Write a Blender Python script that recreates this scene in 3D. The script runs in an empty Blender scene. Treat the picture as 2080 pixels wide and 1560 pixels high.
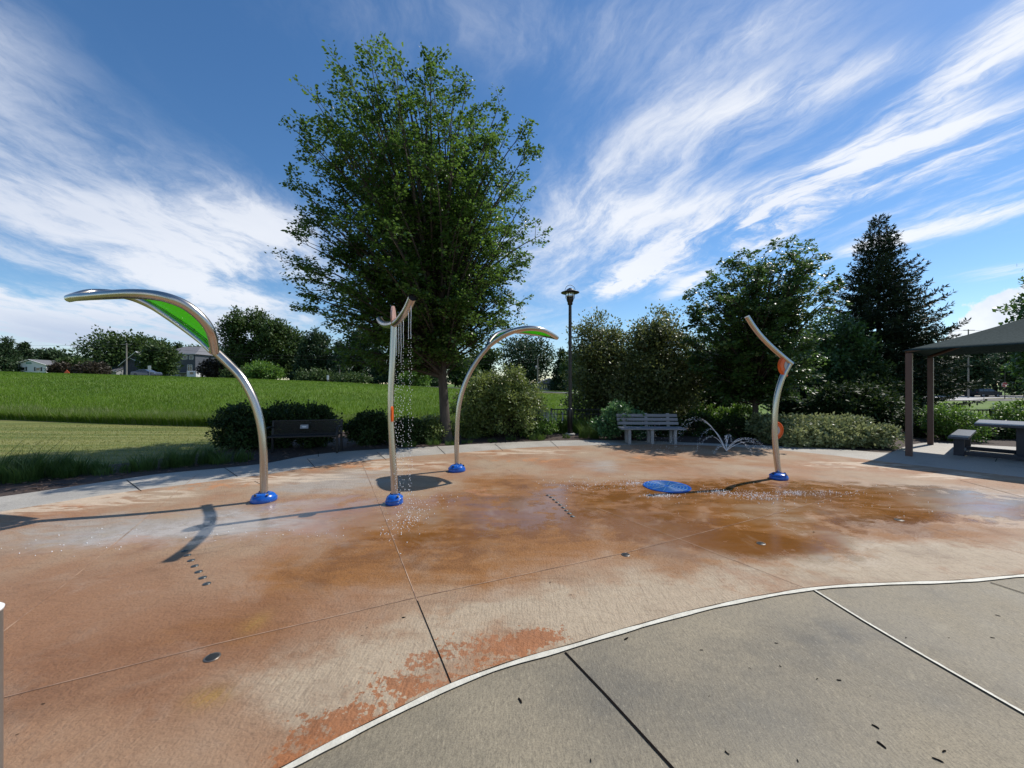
import bpy, bmesh, math, random
import numpy as np
from mathutils import Vector, Matrix

SC = bpy.context.scene
COL = SC.collection
F, CX, CY, EYE = 781.0, 1040.0, 780.0, 1.7     # measured focal length, centre and eye height of the photograph
PI = math.pi

def P(px, py, d):
    "world point at depth d seen at photo pixel (px, py)"
    return Vector(((px-CX)/F*d, d, EYE-(py-CY)/F*d))
def G(px, py, h=0.0):
    "world point on the level z=h seen at photo pixel (px, py)"
    d = (EYE-h)*F/(py-CY)
    return Vector(((px-CX)/F*d, d, h))

# ---------------------------------------------------------------- object helpers
def tag(o, label=None, cat=None, group=None, kind=None):
    if label: o['label'] = label
    if cat: o['category'] = cat
    if group: o['group'] = group
    if kind: o['kind'] = kind
    return o
def empty(name, loc=(0, 0, 0), rz=0.0):
    o = bpy.data.objects.new(name, None)
    o.empty_display_size = .2
    o.location = loc
    o.rotation_euler = (0, 0, rz)
    COL.objects.link(o)
    return o
def link(name, me, parent=None):
    o = bpy.data.objects.new(name, me)
    COL.objects.link(o)
    if parent is not None: o.parent = parent
    return o
def copy_tree(o, parent=None):
    c = o.copy()
    COL.objects.link(c)
    if parent is not None: c.parent = parent
    for ch in list(o.children): copy_tree(ch, c)
    return c

class MB:
    "collects shapes, links them as one mesh object"
    def __init__(s): s.v = []; s.f = []; s.sm = []; s.mi = []; s.cur = 0
    def add(s, vs, fs, smooth=False):
        n = len(s.v)
        s.v += [tuple(p) for p in vs]
        for f in fs:
            s.f.append([i+n for i in f]); s.sm.append(smooth); s.mi.append(s.cur)
        return s
    def box(s, c, size, R=None, taper=1.0):
        hx, hy, hz = size[0]/2, size[1]/2, size[2]/2
        vs = []
        for z, k in ((-hz, 1), (hz, taper)):
            for x, y in ((-hx, -hy), (hx, -hy), (hx, hy), (-hx, hy)):
                p = Vector((x*k, y*k, z))
                if R is not None: p = R @ p
                vs.append(p+Vector(c))
        return s.add(vs, [(3, 2, 1, 0), (4, 5, 6, 7), (0, 1, 5, 4), (1, 2, 6, 5), (2, 3, 7, 6), (3, 0, 4, 7)])
    def bbox(s, c, size, R=None, b=.01):
        "box with chamfered edges"
        bm = bmesh.new()
        bmesh.ops.create_cube(bm, size=1)
        for v in bm.verts: v.co = Vector((v.co.x*size[0], v.co.y*size[1], v.co.z*size[2]))
        bmesh.ops.bevel(bm, geom=list(bm.edges), offset=b, segments=2, affect='EDGES', profile=.6)
        bm.verts.index_update()
        vs = [((R @ v.co) if R is not None else v.co)+Vector(c) for v in bm.verts]
        fs = [[v.index for v in f.verts] for f in bm.faces]
        bm.free()
        return s.add(vs, fs)
    def tube(s, pts, r, n=10, cap=True, smooth=True):
        pts = [Vector(p) for p in pts]
        if not isinstance(r, (list, tuple)): r = [r]*len(pts)
        t0 = (pts[1]-pts[0]).normalized()
        up = Vector((0, 0, 1)) if abs(t0.z) < .9 else Vector((1, 0, 0))
        a = t0.cross(up).normalized()
        vs = []; fs = []
        for i, p in enumerate(pts):
            t = (pts[min(i+1, len(pts)-1)]-pts[max(i-1, 0)]).normalized()
            a = (a-t*a.dot(t)).normalized()
            b = t.cross(a)
            for k in range(n):
                q = 2*PI*k/n
                vs.append(p+(a*math.cos(q)+b*math.sin(q))*r[i])
        for i in range(len(pts)-1):
            for k in range(n):
                k2 = (k+1) % n
                fs.append((i*n+k, i*n+k2, (i+1)*n+k2, (i+1)*n+k))
        s.add(vs, fs, smooth)
        if cap:
            m = (len(pts)-1)*n
            s.add(vs[:n], [tuple(range(n-1, -1, -1))])
            s.add(vs[m:], [tuple(range(n))])
        return s
    def lathe(s, c, prof, n=24, smooth=True, R=None, wob=None):
        "prof = [(radius, z)...] bottom to top"
        vs = []; fs = []
        for r, z in prof:
            for k in range(n):
                q = 2*PI*k/n
                rr = r*(wob(q, z) if wob else 1)
                p = Vector((rr*math.cos(q), rr*math.sin(q), z))
                if R is not None: p = R @ p
                vs.append(p+Vector(c))
        for i in range(len(prof)-1):
            for k in range(n):
                k2 = (k+1) % n
                fs.append((i*n+k, i*n+k2, (i+1)*n+k2, (i+1)*n+k))
        m = (len(prof)-1)*n
        fs.append(tuple(range(n-1, -1, -1))); fs.append(tuple(range(m, m+n)))
        return s.add(vs, fs, smooth)
    def prism(s, poly, y0, y1, M=None):
        "poly = [(x, z)...] counter-clockwise seen from -y, extruded in y"
        n = len(poly)
        vs = [Vector((x, y0, z)) for x, z in poly]+[Vector((x, y1, z)) for x, z in poly]
        if M is not None: vs = [M @ p for p in vs]
        fs = [tuple(range(n)), tuple(range(2*n-1, n-1, -1))]
        for i in range(n):
            j = (i+1) % n
            fs.append((i, i+n, j+n, j))
        return s.add(vs, fs)
    def blob(s, c, r, stretch=1.0):
        vs = [(0, 0, r*stretch), (r, 0, 0), (0, r, 0), (-r, 0, 0), (0, -r, 0), (0, 0, -r*stretch)]
        vs = [Vector(p)+Vector(c) for p in vs]
        return s.add(vs, [(0, 1, 2), (0, 2, 3), (0, 3, 4), (0, 4, 1), (5, 2, 1), (5, 3, 2), (5, 4, 3), (5, 1, 4)], True)
    def build(s, name, mats, parent=None):
        me = bpy.data.meshes.new(name)
        me.from_pydata(s.v, [], s.f)
        if not isinstance(mats, (list, tuple)): mats = [mats]
        for m in mats: me.materials.append(m)
        me.polygons.foreach_set('use_smooth', s.sm)
        me.polygons.foreach_set('material_index', s.mi)
        me.update()
        return link(name, me, parent)

def tri_obj(name, V, T, mat, parent=None, smooth=False):
    V = np.asarray(V, dtype=np.float32).reshape(-1, 3); T = np.asarray(T, dtype=np.int32).reshape(-1, 3)
    me = bpy.data.meshes.new(name)
    me.vertices.add(len(V)); me.vertices.foreach_set('co', V.ravel())
    me.loops.add(T.size); me.loops.foreach_set('vertex_index', T.ravel())
    me.polygons.add(len(T)); me.polygons.foreach_set('loop_start', np.arange(0, T.size, 3, dtype=np.int32))
    if smooth: me.polygons.foreach_set('use_smooth', np.ones(len(T), dtype=bool))
    me.materials.append(mat)
    me.update(calc_edges=True)
    return link(name, me, parent)

def sheet(name, pts, z, mat, parent=None, cuts=0):
    "flat polygon sheet"
    bm = bmesh.new()
    vs = [bm.verts.new((p[0], p[1], z)) for p in pts]
    f = bm.faces.new(vs)
    if f.normal.z < 0: bmesh.ops.reverse_faces(bm, faces=[f])
    bm.normal_update()
    if bm.faces[:][0].normal.z < 0: bmesh.ops.reverse_faces(bm, faces=bm.faces[:])
    bmesh.ops.triangulate(bm, faces=bm.faces[:])
    me = bpy.data.meshes.new(name); bm.to_mesh(me); bm.free()
    me.materials.append(mat)
    return link(name, me, parent)

def smooth_path(pts, n=8):
    "Catmull-Rom through the points"
    pts = [Vector(p) for p in pts]
    out = []
    for i in range(len(pts)-1):
        p0 = pts[max(i-1, 0)]; p1 = pts[i]; p2 = pts[i+1]; p3 = pts[min(i+2, len(pts)-1)]
        for k in range(n):
            t = k/n
            out.append(.5*((2*p1)+(p2-p0)*t+(2*p0-5*p1+4*p2-p3)*t*t+(3*p1-p0-3*p2+p3)*t*t*t))
    out.append(pts[-1])
    return out
def resample(pts, n):
    L = [0]
    for a, b in zip(pts, pts[1:]): L.append(L[-1]+(b-a).length)
    out = []
    for i in range(n):
        s = L[-1]*i/(n-1); k = 0
        while k < len(L)-2 and L[k+1] < s: k += 1
        w = (s-L[k])/max(L[k+1]-L[k], 1e-9)
        out.append(pts[k].lerp(pts[k+1], min(max(w, 0), 1)))
    return out

# ---------------------------------------------------------------- node helpers
class NT:
    def __init__(s, tree): s.t = tree; s.x = 0
    def n(s, ty, **kw):
        nd = s.t.nodes.new(ty); s.x += 30; nd.location = (s.x, 0)
        for k, v in kw.items(): setattr(nd, k, v)
        return nd
    def put(s, sock, v):
        if isinstance(v, bpy.types.NodeSocket): s.t.links.new(v, sock)
        elif v is not None:
            if isinstance(v, (tuple, list)) and len(v) == 3 and sock.type == 'RGBA': v = (*v, 1)
            sock.default_value = v
    def m(s, op, a, b=None, c=None, clamp=False):
        nd = s.n('ShaderNodeMath', operation=op, use_clamp=clamp)
        s.put(nd.inputs[0], a)
        if b is not None: s.put(nd.inputs[1], b)
        if c is not None: s.put(nd.inputs[2], c)
        return nd.outputs[0]
    def add(s, a, b): return s.m('ADD', a, b)
    def sub(s, a, b): return s.m('SUBTRACT', a, b)
    def mul(s, a, b): return s.m('MULTIPLY', a, b)
    def sep(s, v):
        nd = s.n('ShaderNodeSeparateXYZ'); s.put(nd.inputs[0], v); return nd.outputs
    def comb(s, x, y, z=0.0):
        nd = s.n('ShaderNodeCombineXYZ')
        for i, q in enumerate((x, y, z)): s.put(nd.inputs[i], q)
        return nd.outputs[0]
    def noise(s, vec, scale, detail=4, rough=.55, dist=0.0, out='Fac'):
        nd = s.n('ShaderNodeTexNoise')
        s.put(nd.inputs['Vector'], vec)
        nd.inputs['Scale'].default_value = scale; nd.inputs['Detail'].default_value = detail
        nd.inputs['Roughness'].default_value = rough; nd.inputs['Distortion'].default_value = dist
        return nd.outputs[out]
    def ramp(s, v, lo, hi, a=0.0, b=1.0, smooth=True):
        nd = s.n('ShaderNodeMapRange'); nd.interpolation_type = 'SMOOTHSTEP' if smooth else 'LINEAR'
        s.put(nd.inputs[0], v); nd.inputs[1].default_value = lo; nd.inputs[2].default_value = hi
        nd.inputs[3].default_value = a; nd.inputs[4].default_value = b
        return nd.outputs[0]
    def mix(s, f, a, b, mode='MIX'):
        nd = s.n('ShaderNodeMix', data_type='RGBA', blend_type=mode)
        s.put(nd.inputs[0], f); s.put(nd.inputs[6], a); s.put(nd.inputs[7], b)
        return nd.outputs[2]
    def blob(s, x, y, cx, cy, rx, ry, rot=0.0):
        "soft elliptical patch: exp(-d^2)"
        dx = s.sub(x, cx); dy = s.sub(y, cy)
        if rot:
            c, q = math.cos(rot), math.sin(rot)
            ex = s.add(s.mul(dx, c), s.mul(dy, q)); ey = s.sub(s.mul(dy, c), s.mul(dx, q))
        else: ex, ey = dx, dy
        ex = s.mul(ex, 1/rx); ey = s.mul(ey, 1/ry)
        return s.m('EXPONENT', s.mul(s.add(s.mul(ex, ex), s.mul(ey, ey)), -1.0))

def new_mat(name):
    m = bpy.data.materials.new(name); m.use_nodes = True
    nt = NT(m.node_tree)
    b = m.node_tree.nodes['Principled BSDF']
    return m, nt, b
def mat(name, col, rough=.6, metal=0.0, spec=.5, col2=None, scale=4.0, bump=0.0, bscale=40.0, coat=0.0, stretch=None):
    m, nt, b = new_mat(name)
    tc = nt.n('ShaderNodeTexCoord').outputs['Object']
    v = tc
    if stretch:
        mp = nt.n('ShaderNodeMapping'); nt.put(mp.inputs[0], tc); mp.inputs['Scale'].default_value = stretch; v = mp.outputs[0]
    if col2 is not None:
        f = nt.ramp(nt.noise(v, scale, 5, .6), .3, .7)
        nt.put(b.inputs['Base Color'], nt.mix(f, col, col2))
    else: b.inputs['Base Color'].default_value = (*col, 1)
    b.inputs['Roughness'].default_value = rough; b.inputs['Metallic'].default_value = metal
    b.inputs['Specular IOR Level'].default_value = spec
    b.inputs['Coat Weight'].default_value = coat
    if bump:
        bp = nt.n('ShaderNodeBump'); bp.inputs['Strength'].default_value = bump; bp.inputs['Distance'].default_value = .01
        nt.put(bp.inputs['Height'], nt.noise(v, bscale, 4, .6)); nt.put(b.inputs['Normal'], bp.outputs[0])
    return m
def leaf_mat(name, c1, c2, trans=.35, rough=.45, spec=.5, tcol=None, patch=None):
    m, nt, b = new_mat(name)
    geo = nt.n('ShaderNodeNewGeometry')
    rnd = geo.outputs['Random Per Island']
    col = nt.mix(rnd, c1, c2)
    nz = nt.noise(nt.n('ShaderNodeTexCoord').outputs['Object'], patch or .9, 2, .5)
    col = nt.mix(nt.ramp(nz, .35, .7, 0, .45), col, tuple(min(1, c*1.5) for c in c2))
    nt.put(b.inputs['Base Color'], col)
    b.inputs['Roughness'].default_value = rough; b.inputs['Specular IOR Level'].default_value = spec
    tr = nt.n('ShaderNodeBsdfTranslucent')
    hs = nt.n('ShaderNodeHueSaturation'); hs.inputs['Saturation'].default_value = 1.03; hs.inputs['Value'].default_value = 1.5; hs.inputs['Hue'].default_value = .485
    nt.put(hs.inputs['Color'], col); nt.put(tr.inputs['Color'], hs.outputs[0])
    mx = nt.n('ShaderNodeMixShader'); mx.inputs[0].default_value = trans
    nt.put(mx.inputs[1], b.outputs[0]); nt.put(mx.inputs[2], tr.outputs[0])
    nt.put(m.node_tree.nodes['Material Output'].inputs['Surface'], mx.outputs[0])
    return m

# ---------------------------------------------------------------- camera, sun, sky
cd = bpy.data.cameras.new('camera'); cam = bpy.data.objects.new('camera', cd); COL.objects.link(cam)
cd.sensor_width = 36; cd.lens = 36*F/2080; cd.clip_end = 3000; cd.clip_start = .05
cam.location = (0, 0, EYE); cam.rotation_euler = (PI/2, 0, 0)
SC.camera = cam

SUN = Vector((.745, .38, 1.0)).normalized()
sl = bpy.data.lights.new('sun', 'SUN'); so = bpy.data.objects.new('sun', sl); COL.objects.link(so)
sl.energy = 4.7; sl.angle = math.radians(.53); sl.color = (1, .95, .87)
so.rotation_euler = (-SUN).to_track_quat('-Z', 'Y').to_euler(); so.location = (40, 20, 60)

w = bpy.data.worlds.new('World'); SC.world = w; w.use_nodes = True
nt = NT(w.node_tree)
sky = nt.n('ShaderNodeTexSky', sky_type='NISHITA', sun_disc=False)
sky.sun_elevation = math.asin(SUN.z); sky.sun_rotation = math.atan2(SUN.x, SUN.y)
sky.altitude = 300; sky.air_density = 1.0; sky.dust_density = .2; sky.ozone_density = 3.0
d = nt.sep(nt.n('ShaderNodeTexCoord').outputs['Generated'])
ay = nt.add(nt.m('ABSOLUTE', d[1]), .06)
u = nt.m('DIVIDE', d[0], ay); wv = nt.m('DIVIDE', d[2], ay)          # bearing and height of a sky direction
zz = nt.add(nt.m('MAXIMUM', d[2], 0.0), .10)
X = nt.m('DIVIDE', d[0], zz); Y = nt.m('DIVIDE', ay, zz)              # cloud layer seen as a flat sheet overhead
al = nt.add(nt.mul(X, -.236), nt.mul(Y, .97)); ac = nt.add(nt.mul(X, .97), nt.mul(Y, .236))
wn = nt.noise(nt.comb(nt.mul(al, .5), nt.mul(ac, .6), 3.1), 1.0, 3, .55)
ac2 = nt.add(nt.add(ac, nt.mul(nt.sub(wn, .5), .75)), nt.mul(nt.sub(nt.noise(nt.comb(nt.mul(al, 1.6), nt.mul(ac, 2.0), 9.1), 1.0, 5, .6), .5), .30))
st = nt.noise(nt.comb(nt.mul(al, .95), nt.mul(ac2, 3.3), .7), 1.0, 10, .66)
st2 = nt.noise(nt.comb(nt.mul(al, 2.2), nt.mul(ac2, 4.6), 4.7), 1.0, 8, .68)
st3 = nt.noise(nt.comb(nt.mul(al, 2.4), nt.mul(ac2, 8.5), 2.3), 1.0, 8, .62)
sf = nt.noise(nt.comb(nt.mul(al, .55), nt.mul(ac2, .95), 7.7), 1.0, 8, .58, .3)
def skyblob(px, py, rx, ry, rot=0.0):
    return nt.blob(u, wv, (px-CX)/F, (CY-py)/F, rx/F, ry/F, math.radians(rot))
def summed(lst):
    tot = None
    for (k, *a) in lst:
        q = nt.mul(skyblob(*a), k); tot = q if tot is None else nt.add(tot, q)
    return tot
soft = summed([(.80, 150, 470, 470, 170, -14), (.62, 450, 560, 240, 120, 0), (.5, 560, 470, 140, 70, -20), (.55, 60, 230, 250, 140, -28), (.45, 30, 70, 200, 160), (.75, 250, 615, 420, 60),
               (.62, 1190, 425, 150, 85, 10), (.5, 1090, 600, 140, 120), (.40, 1480, 90, 300, 120, 10), (.22, 860, 60, 300, 120),
               (.3, 1290, 260, 220, 110, 25), (.55, 1330, 450, 220, 50, 15), (.75, 60, 690, 560, 60), (.17, 900, 150, 700, 200), (.14, 1250, 120, 300, 120)])
cirr = summed([(.85, 1620, 420, 330, 46, 24), (.8, 1880, 210, 330, 48, 36), (.75, 1960, 340, 300, 60, 20), (.5, 1400, 480, 260, 50, 20), (.62, 1960, 455, 260, 34, 14),
               (.55, 1500, 505, 120, 30, 24), (.42, 1960, 570, 120, 16, 8), (.5, 1730, 520, 160, 22, 20), (.35, 1550, 230, 300, 45, 14), (.40, 2010, 60, 150, 60, 40), (.34, 1500, 300, 260, 60, 20)])
puff = summed([(1.25, 1275, 577, 75, 20, 22), (.85, 1375, 592, 55, 14, 25), (.25, 1490, 122, 30, 14, 28)])
dens = nt.add(nt.mul(soft, nt.mul(nt.ramp(sf, .28, .70, .15, 1.35), nt.ramp(st2, .30, .66, .70, 1.2))), nt.mul(cirr, nt.mul(nt.ramp(st, .33, .63, .05, 1.45), nt.ramp(st3, .30, .62, .45, 1.3))))
dens = nt.add(dens, nt.mul(puff, nt.ramp(st2, .36, .62, .1, 1.6)))
dens = nt.add(dens, nt.mul(nt.sub(st2, .5), nt.mul(nt.m('MINIMUM', nt.add(cirr, nt.mul(soft, .45)), 1.0), 1.7)))
dens = nt.add(dens, nt.ramp(st, .52, .8, 0, .16))
# a bank of cumulus low on the right
cn = nt.noise(nt.comb(u, nt.mul(wv, 1.3), 1.0), 9.0, 6, .55)
cum = nt.add(nt.blob(u, wv, .25+.94, .185, .095, .05), nt.blob(u, wv, 1.36, .17, .10, .045))
cum = nt.add(cum, nt.mul(nt.blob(u, wv, 1.25, .13, .25, .05), .7))
cumd = nt.ramp(nt.add(cum, nt.mul(nt.sub(cn, .5), 1.9)), .40, .54)
cumd = nt.mul(cumd, nt.ramp(cum, .10, .30))
cl = nt.m('MULTIPLY', nt.ramp(dens, .10, 1.35, 0, 1), .90, clamp=True)
cl = nt.m('MAXIMUM', cl, nt.mul(cumd, .9))
up = nt.ramp(d[2], -.02, .02)
cl = nt.mul(cl, up)
# grey in the thick and far left banks, white in the thin bright ones
shade = nt.m('MINIMUM', nt.add(nt.mul(nt.blob(u, wv, -1.2, .75, .6, .5), .55), nt.mul(nt.blob(u, wv, -1.1, .10, .9, .07), .6)), 1.0)
shade = nt.add(shade, nt.mul(nt.ramp(sf, .5, .75), .18))
shade = nt.add(shade, nt.mul(cumd, nt.ramp(cn, .62, .35, 0, .25)))
ccol = nt.mix(nt.m('MINIMUM', shade, 1.0), (8.6, 8.8, 9.2), (3.9, 4.7, 6.5))
SKYNODES = (nt, sky, cl, ccol)
hs = nt.n('ShaderNodeHueSaturation'); hs.inputs['Saturation'].default_value = 1.2; hs.inputs['Value'].default_value = 1.2
nt.put(hs.inputs['Color'], sky.outputs[0])
bg = w.node_tree.nodes['Background']; bg.inputs['Strength'].default_value = .11
nt.put(bg.inputs['Color'], nt.mix(cl, hs.outputs[0], ccol))
SC.view_settings.view_transform = 'Standard'; SC.view_settings.look = 'None'
SC.view_settings.exposure = 0.05; SC.view_settings.gamma = 1.0
SC.cycles.max_bounces = 7; SC.cycles.diffuse_bounces = 3; SC.cycles.glossy_bounces = 3; SC.cycles.transmission_bounces = 6
SC.cycles.transparent_max_bounces = 6; SC.cycles.sample_clamp_indirect = 6; SC.cycles.use_denoising = True
try: SC.cycles.denoiser = 'OPENIMAGEDENOISE'
except Exception: pass
# ================================================================ the setting
def ridge(xf):
    return np.interp(xf, [-200, -93, -66, -48, -30.5, -12.5, 4, 9, 25, 45, 70], [3.9, 3.72, 3.05, 2.55, 1.93, 1.0, .12, -.05, -.3, -.8, -1.1])
def terrain_h(x, y):
    x = np.asarray(x, dtype=float); y = np.asarray(y, dtype=float)
    xf = x*70/np.maximum(y, 25)
    t = np.clip((y-17)/53, 0, 1)
    return ridge(xf)*np.sin(t*PI/2)-.03
def th(x, y): return float(terrain_h(x, y))

def ground_mat():
    m, nt, b = new_mat('meadow_and_lawn')
    tc = nt.n('ShaderNodeTexCoord').outputs['Object']; x, y, z = nt.sep(tc)
    big = nt.noise(tc, .18, 4, .6); mid = nt.noise(tc, 1.3, 5, .65)
    st = nt.n('ShaderNodeMapping'); nt.put(st.inputs[0], tc); st.inputs['Scale'].default_value = (.10, 2.6, 1)
    stripe = nt.noise(st.outputs[0], .9, 3, .5)
    fine = nt.noise(tc, 22, 4, .7)
    field = nt.mix(nt.ramp(big, .35, .65), (.068, .135, .010), (.118, .190, .020))
    field = nt.mix(nt.ramp(mid, .4, .75, 0, .6), field, (.15, .20, .036))
    lawn = nt.mix(nt.ramp(stripe, .35, .65), (.115, .150, .032), (.26, .25, .085))
    lawn = nt.mix(nt.ramp(mid, .45, .8, 0, .5), lawn, (.2, .18, .075))
    edge = nt.sub(nt.add(y, nt.mul(nt.sub(mid, .5), .5)), nt.m('MAXIMUM', nt.sub(13.25, nt.mul(x, .19)), 13.3))
    col = nt.mix(nt.ramp(edge, -.1, .15), lawn, field)
    top = nt.ramp(nt.add(y, nt.mul(nt.sub(mid, .5), 8)), 62, 70)
    col = nt.mix(nt.mul(top, nt.ramp(y, 74, 70)), col, (.20, .18, .085))
    col = nt.mix(nt.ramp(fine, .3, .75, 0, .55), col, nt.mix(.5, col, (.02, .045, .006)))
    nt.put(b.inputs['Base Color'], col); b.inputs['Roughness'].default_value = .8; b.inputs['Specular IOR Level'].default_value = .2
    bp = nt.n('ShaderNodeBump'); bp.inputs['Strength'].default_value = .6; bp.inputs['Distance'].default_value = .05
    nt.put(bp.inputs['Height'], fine); nt.put(b.inputs['Normal'], bp.outputs[0])
    return m
xs = np.concatenate([[-1500, -900, -600, -420, -330], np.arange(-270, 271, 4.0), [330, 420, 600, 900, 1500]])
ys = np.concatenate([[-400, -150, -60], np.arange(-24, 140, 2.5), np.arange(145, 330, 12), [420, 600, 900, 1500]])
XX, YY = np.meshgrid(xs, ys); ZZ = terrain_h(XX, YY)
V = np.stack([XX, YY, ZZ], -1).reshape(-1, 3); nx = len(xs)
i0 = (np.arange(len(ys)-1)[:, None]*nx+np.arange(nx-1)[None, :]).ravel()
T = np.concatenate([np.stack([i0, i0+1, i0+nx+1], 1), np.stack([i0, i0+nx+1, i0+nx], 1)])
tag(tri_obj('grass_ground', V, T, ground_mat(), smooth=True), 'green meadow bank rising behind a mown lawn', 'ground', kind='structure')

# ---- mulch bed
mulch_m = mat('bark_mulch', (.030, .019, .014), .9, col2=(.075, .050, .038), scale=26, bump=1.0, bscale=60)
bed = [(-500, 1010), (-200, 962), (0, 958), (150, 950), (300, 934), (430, 917), (600, 880), (900, 866), (1150, 864), (1400, 864), (1900, 868), (2080, 876), (2300, 892)]
bedw = [G(*p) for p in bed]+[G(2300, 960), G(1600, 935), G(1040, 930), G(500, 990), G(0, 1060), G(-500, 1140)]
tag(sheet('mulch_bed', bedw, -.014, mulch_m), 'dark bark mulch planting bed along the walk', 'mulch bed', kind='structure')

# ---- concrete walk, apron
def concrete_mat(name, a, b_, stain, wet=0.0, dark=None):
    m, nt, b = new_mat(name)
    tc = nt.n('ShaderNodeTexCoord').outputs['Object']; x, y, z = nt.sep(tc)
    rot = nt.n('ShaderNodeMapping'); nt.put(rot.inputs[0], tc); rot.inputs['Rotation'].default_value = (0, 0, math.radians(-25)); rot.inputs['Scale'].default_value = (26, 2.2, 1)
    broom = nt.noise(rot.outputs[0], 4, 3, .6)
    big = nt.noise(tc, .9, 6, .62); mid = nt.noise(tc, 5, 6, .7); fine = nt.noise(tc, 110, 3, .7); grit = nt.noise(tc, 320, 2, .7)
    col = nt.mix(nt.ramp(big, .32, .68), a, b_)
    col = nt.mix(nt.ramp(mid, .5, .8, 0, .55), col, stain)
    if dark:
        for (px, py, rx, ry, k) in dark:
            g = G(px, py)
            f = nt.mul(nt.blob(x, y, g.x, g.y, rx, ry), nt.ramp(mid, .3, .65, .2, k))
            col = nt.mix(f, col, (.10, .095, .08))
    col = nt.mix(nt.ramp(fine, .38, .72, 0, .62), col, nt.mix(.72, col, (.05, .042, .032)))
    m4 = nt.noise(tc, 2.1, 9, .7)
    col = nt.mix(nt.ramp(m4, .52, .74, 0, .55), col, nt.mix(.6, col, (.055, .047, .036)))
    col = nt.mix(nt.ramp(m4, .44, .28, 0, .35), col, nt.mix(.5, col, (.50, .42, .27)))
    gm = nt.n('ShaderNodeMapping'); nt.put(gm.inputs[0], tc); gm.inputs['Rotation'].default_value = (0, 0, math.radians(-25)); gm.inputs['Scale'].default_value = (1, .35, 1)
    grain = nt.noise(gm.outputs[0], 75, 5, .72)
    col = nt.mix(nt.ramp(grain, .46, .66, 0, .48), col, nt.mix(.75, col, (.045, .036, .026)))
    col = nt.mix(nt.ramp(grain, .44, .30, 0, .45), col, nt.mix(.6, col, (.62, .53, .37)))
    col = nt.mix(nt.ramp(grit, .58, .76, 0, .6), col, (.62, .58, .48))
    col = nt.mix(nt.ramp(broom, .45, .75, 0, .22), col, nt.mix(.6, col, (.06, .05, .04)))
    nt.put(b.inputs['Base Color'], col)
    nt.put(b.inputs['Roughness'], nt.ramp(big, .3, .7, .62-wet, .85-wet))
    bp = nt.n('ShaderNodeBump'); bp.inputs['Strength'].default_value = .5; bp.inputs['Distance'].default_value = .004
    nt.put(bp.inputs['Height'], nt.add(fine, nt.mul(broom, .6))); nt.put(b.inputs['Normal'], bp.outputs[0])
    return m
walk_m = concrete_mat('pale_concrete', (.40, .37, .32), (.50, .465, .41), (.33, .30, .26), .12)
apron_m = concrete_mat('grey_concrete', (.215, .182, .122), (.315, .263, .177), (.18, .153, .108), 0.0,
                       [(1690, 1290, .35, .18, .9), (1600, 1330, .5, .2, .55), (1250, 1400, .5, .25, .5), (1500, 1440, .45, .2, .5), (1230, 1390, .2, .5, .4), (1900, 1400, .5, .2, .35)])

outer = [(-900, 1160), (-300, 1048), (0, 1009), (120, 992), (230, 976), (330, 962), (450, 951), (540, 941), (620, 926), (700, 917), (800, 911), (900, 906), (1000, 900),
         (1130, 895), (1250, 894), (1400, 899), (1500, 903), (1600, 907), (1700, 912), (1790, 919), (1815, 917), (1835, 908), (1890, 899), (2030, 906), (2200, 914), (2500, 925)]
ow = smooth_path([G(*p) for p in outer], 6)
mid_line = [Vector((9.6, 5.4, 0)), Vector((6, 5.0, 0)), Vector((2, 5.0, 0)), Vector((-3, 4.0, 0)), Vector((-7, 2.6, 0)), Vector((-9.5, .5, 0))]
ring = ow+[Vector((17, 6.0, 0)), Vector((14, 4.6, 0))]+mid_line
tag(sheet('concrete_walk', ring, 0.0, walk_m), 'pale concrete walk curving round the splash pad', 'walk', kind='structure')
apron_poly = list(reversed(mid_line))+[Vector((14, 4.6, 0)), Vector((14, -6, 0)), Vector((-12, -6, 0)), Vector((-12, .5, 0))]
tag(sheet('concrete_apron', apron_poly, 0.0, apron_m), 'grey concrete apron in front of the splash pad', 'apron', kind='structure')

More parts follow.
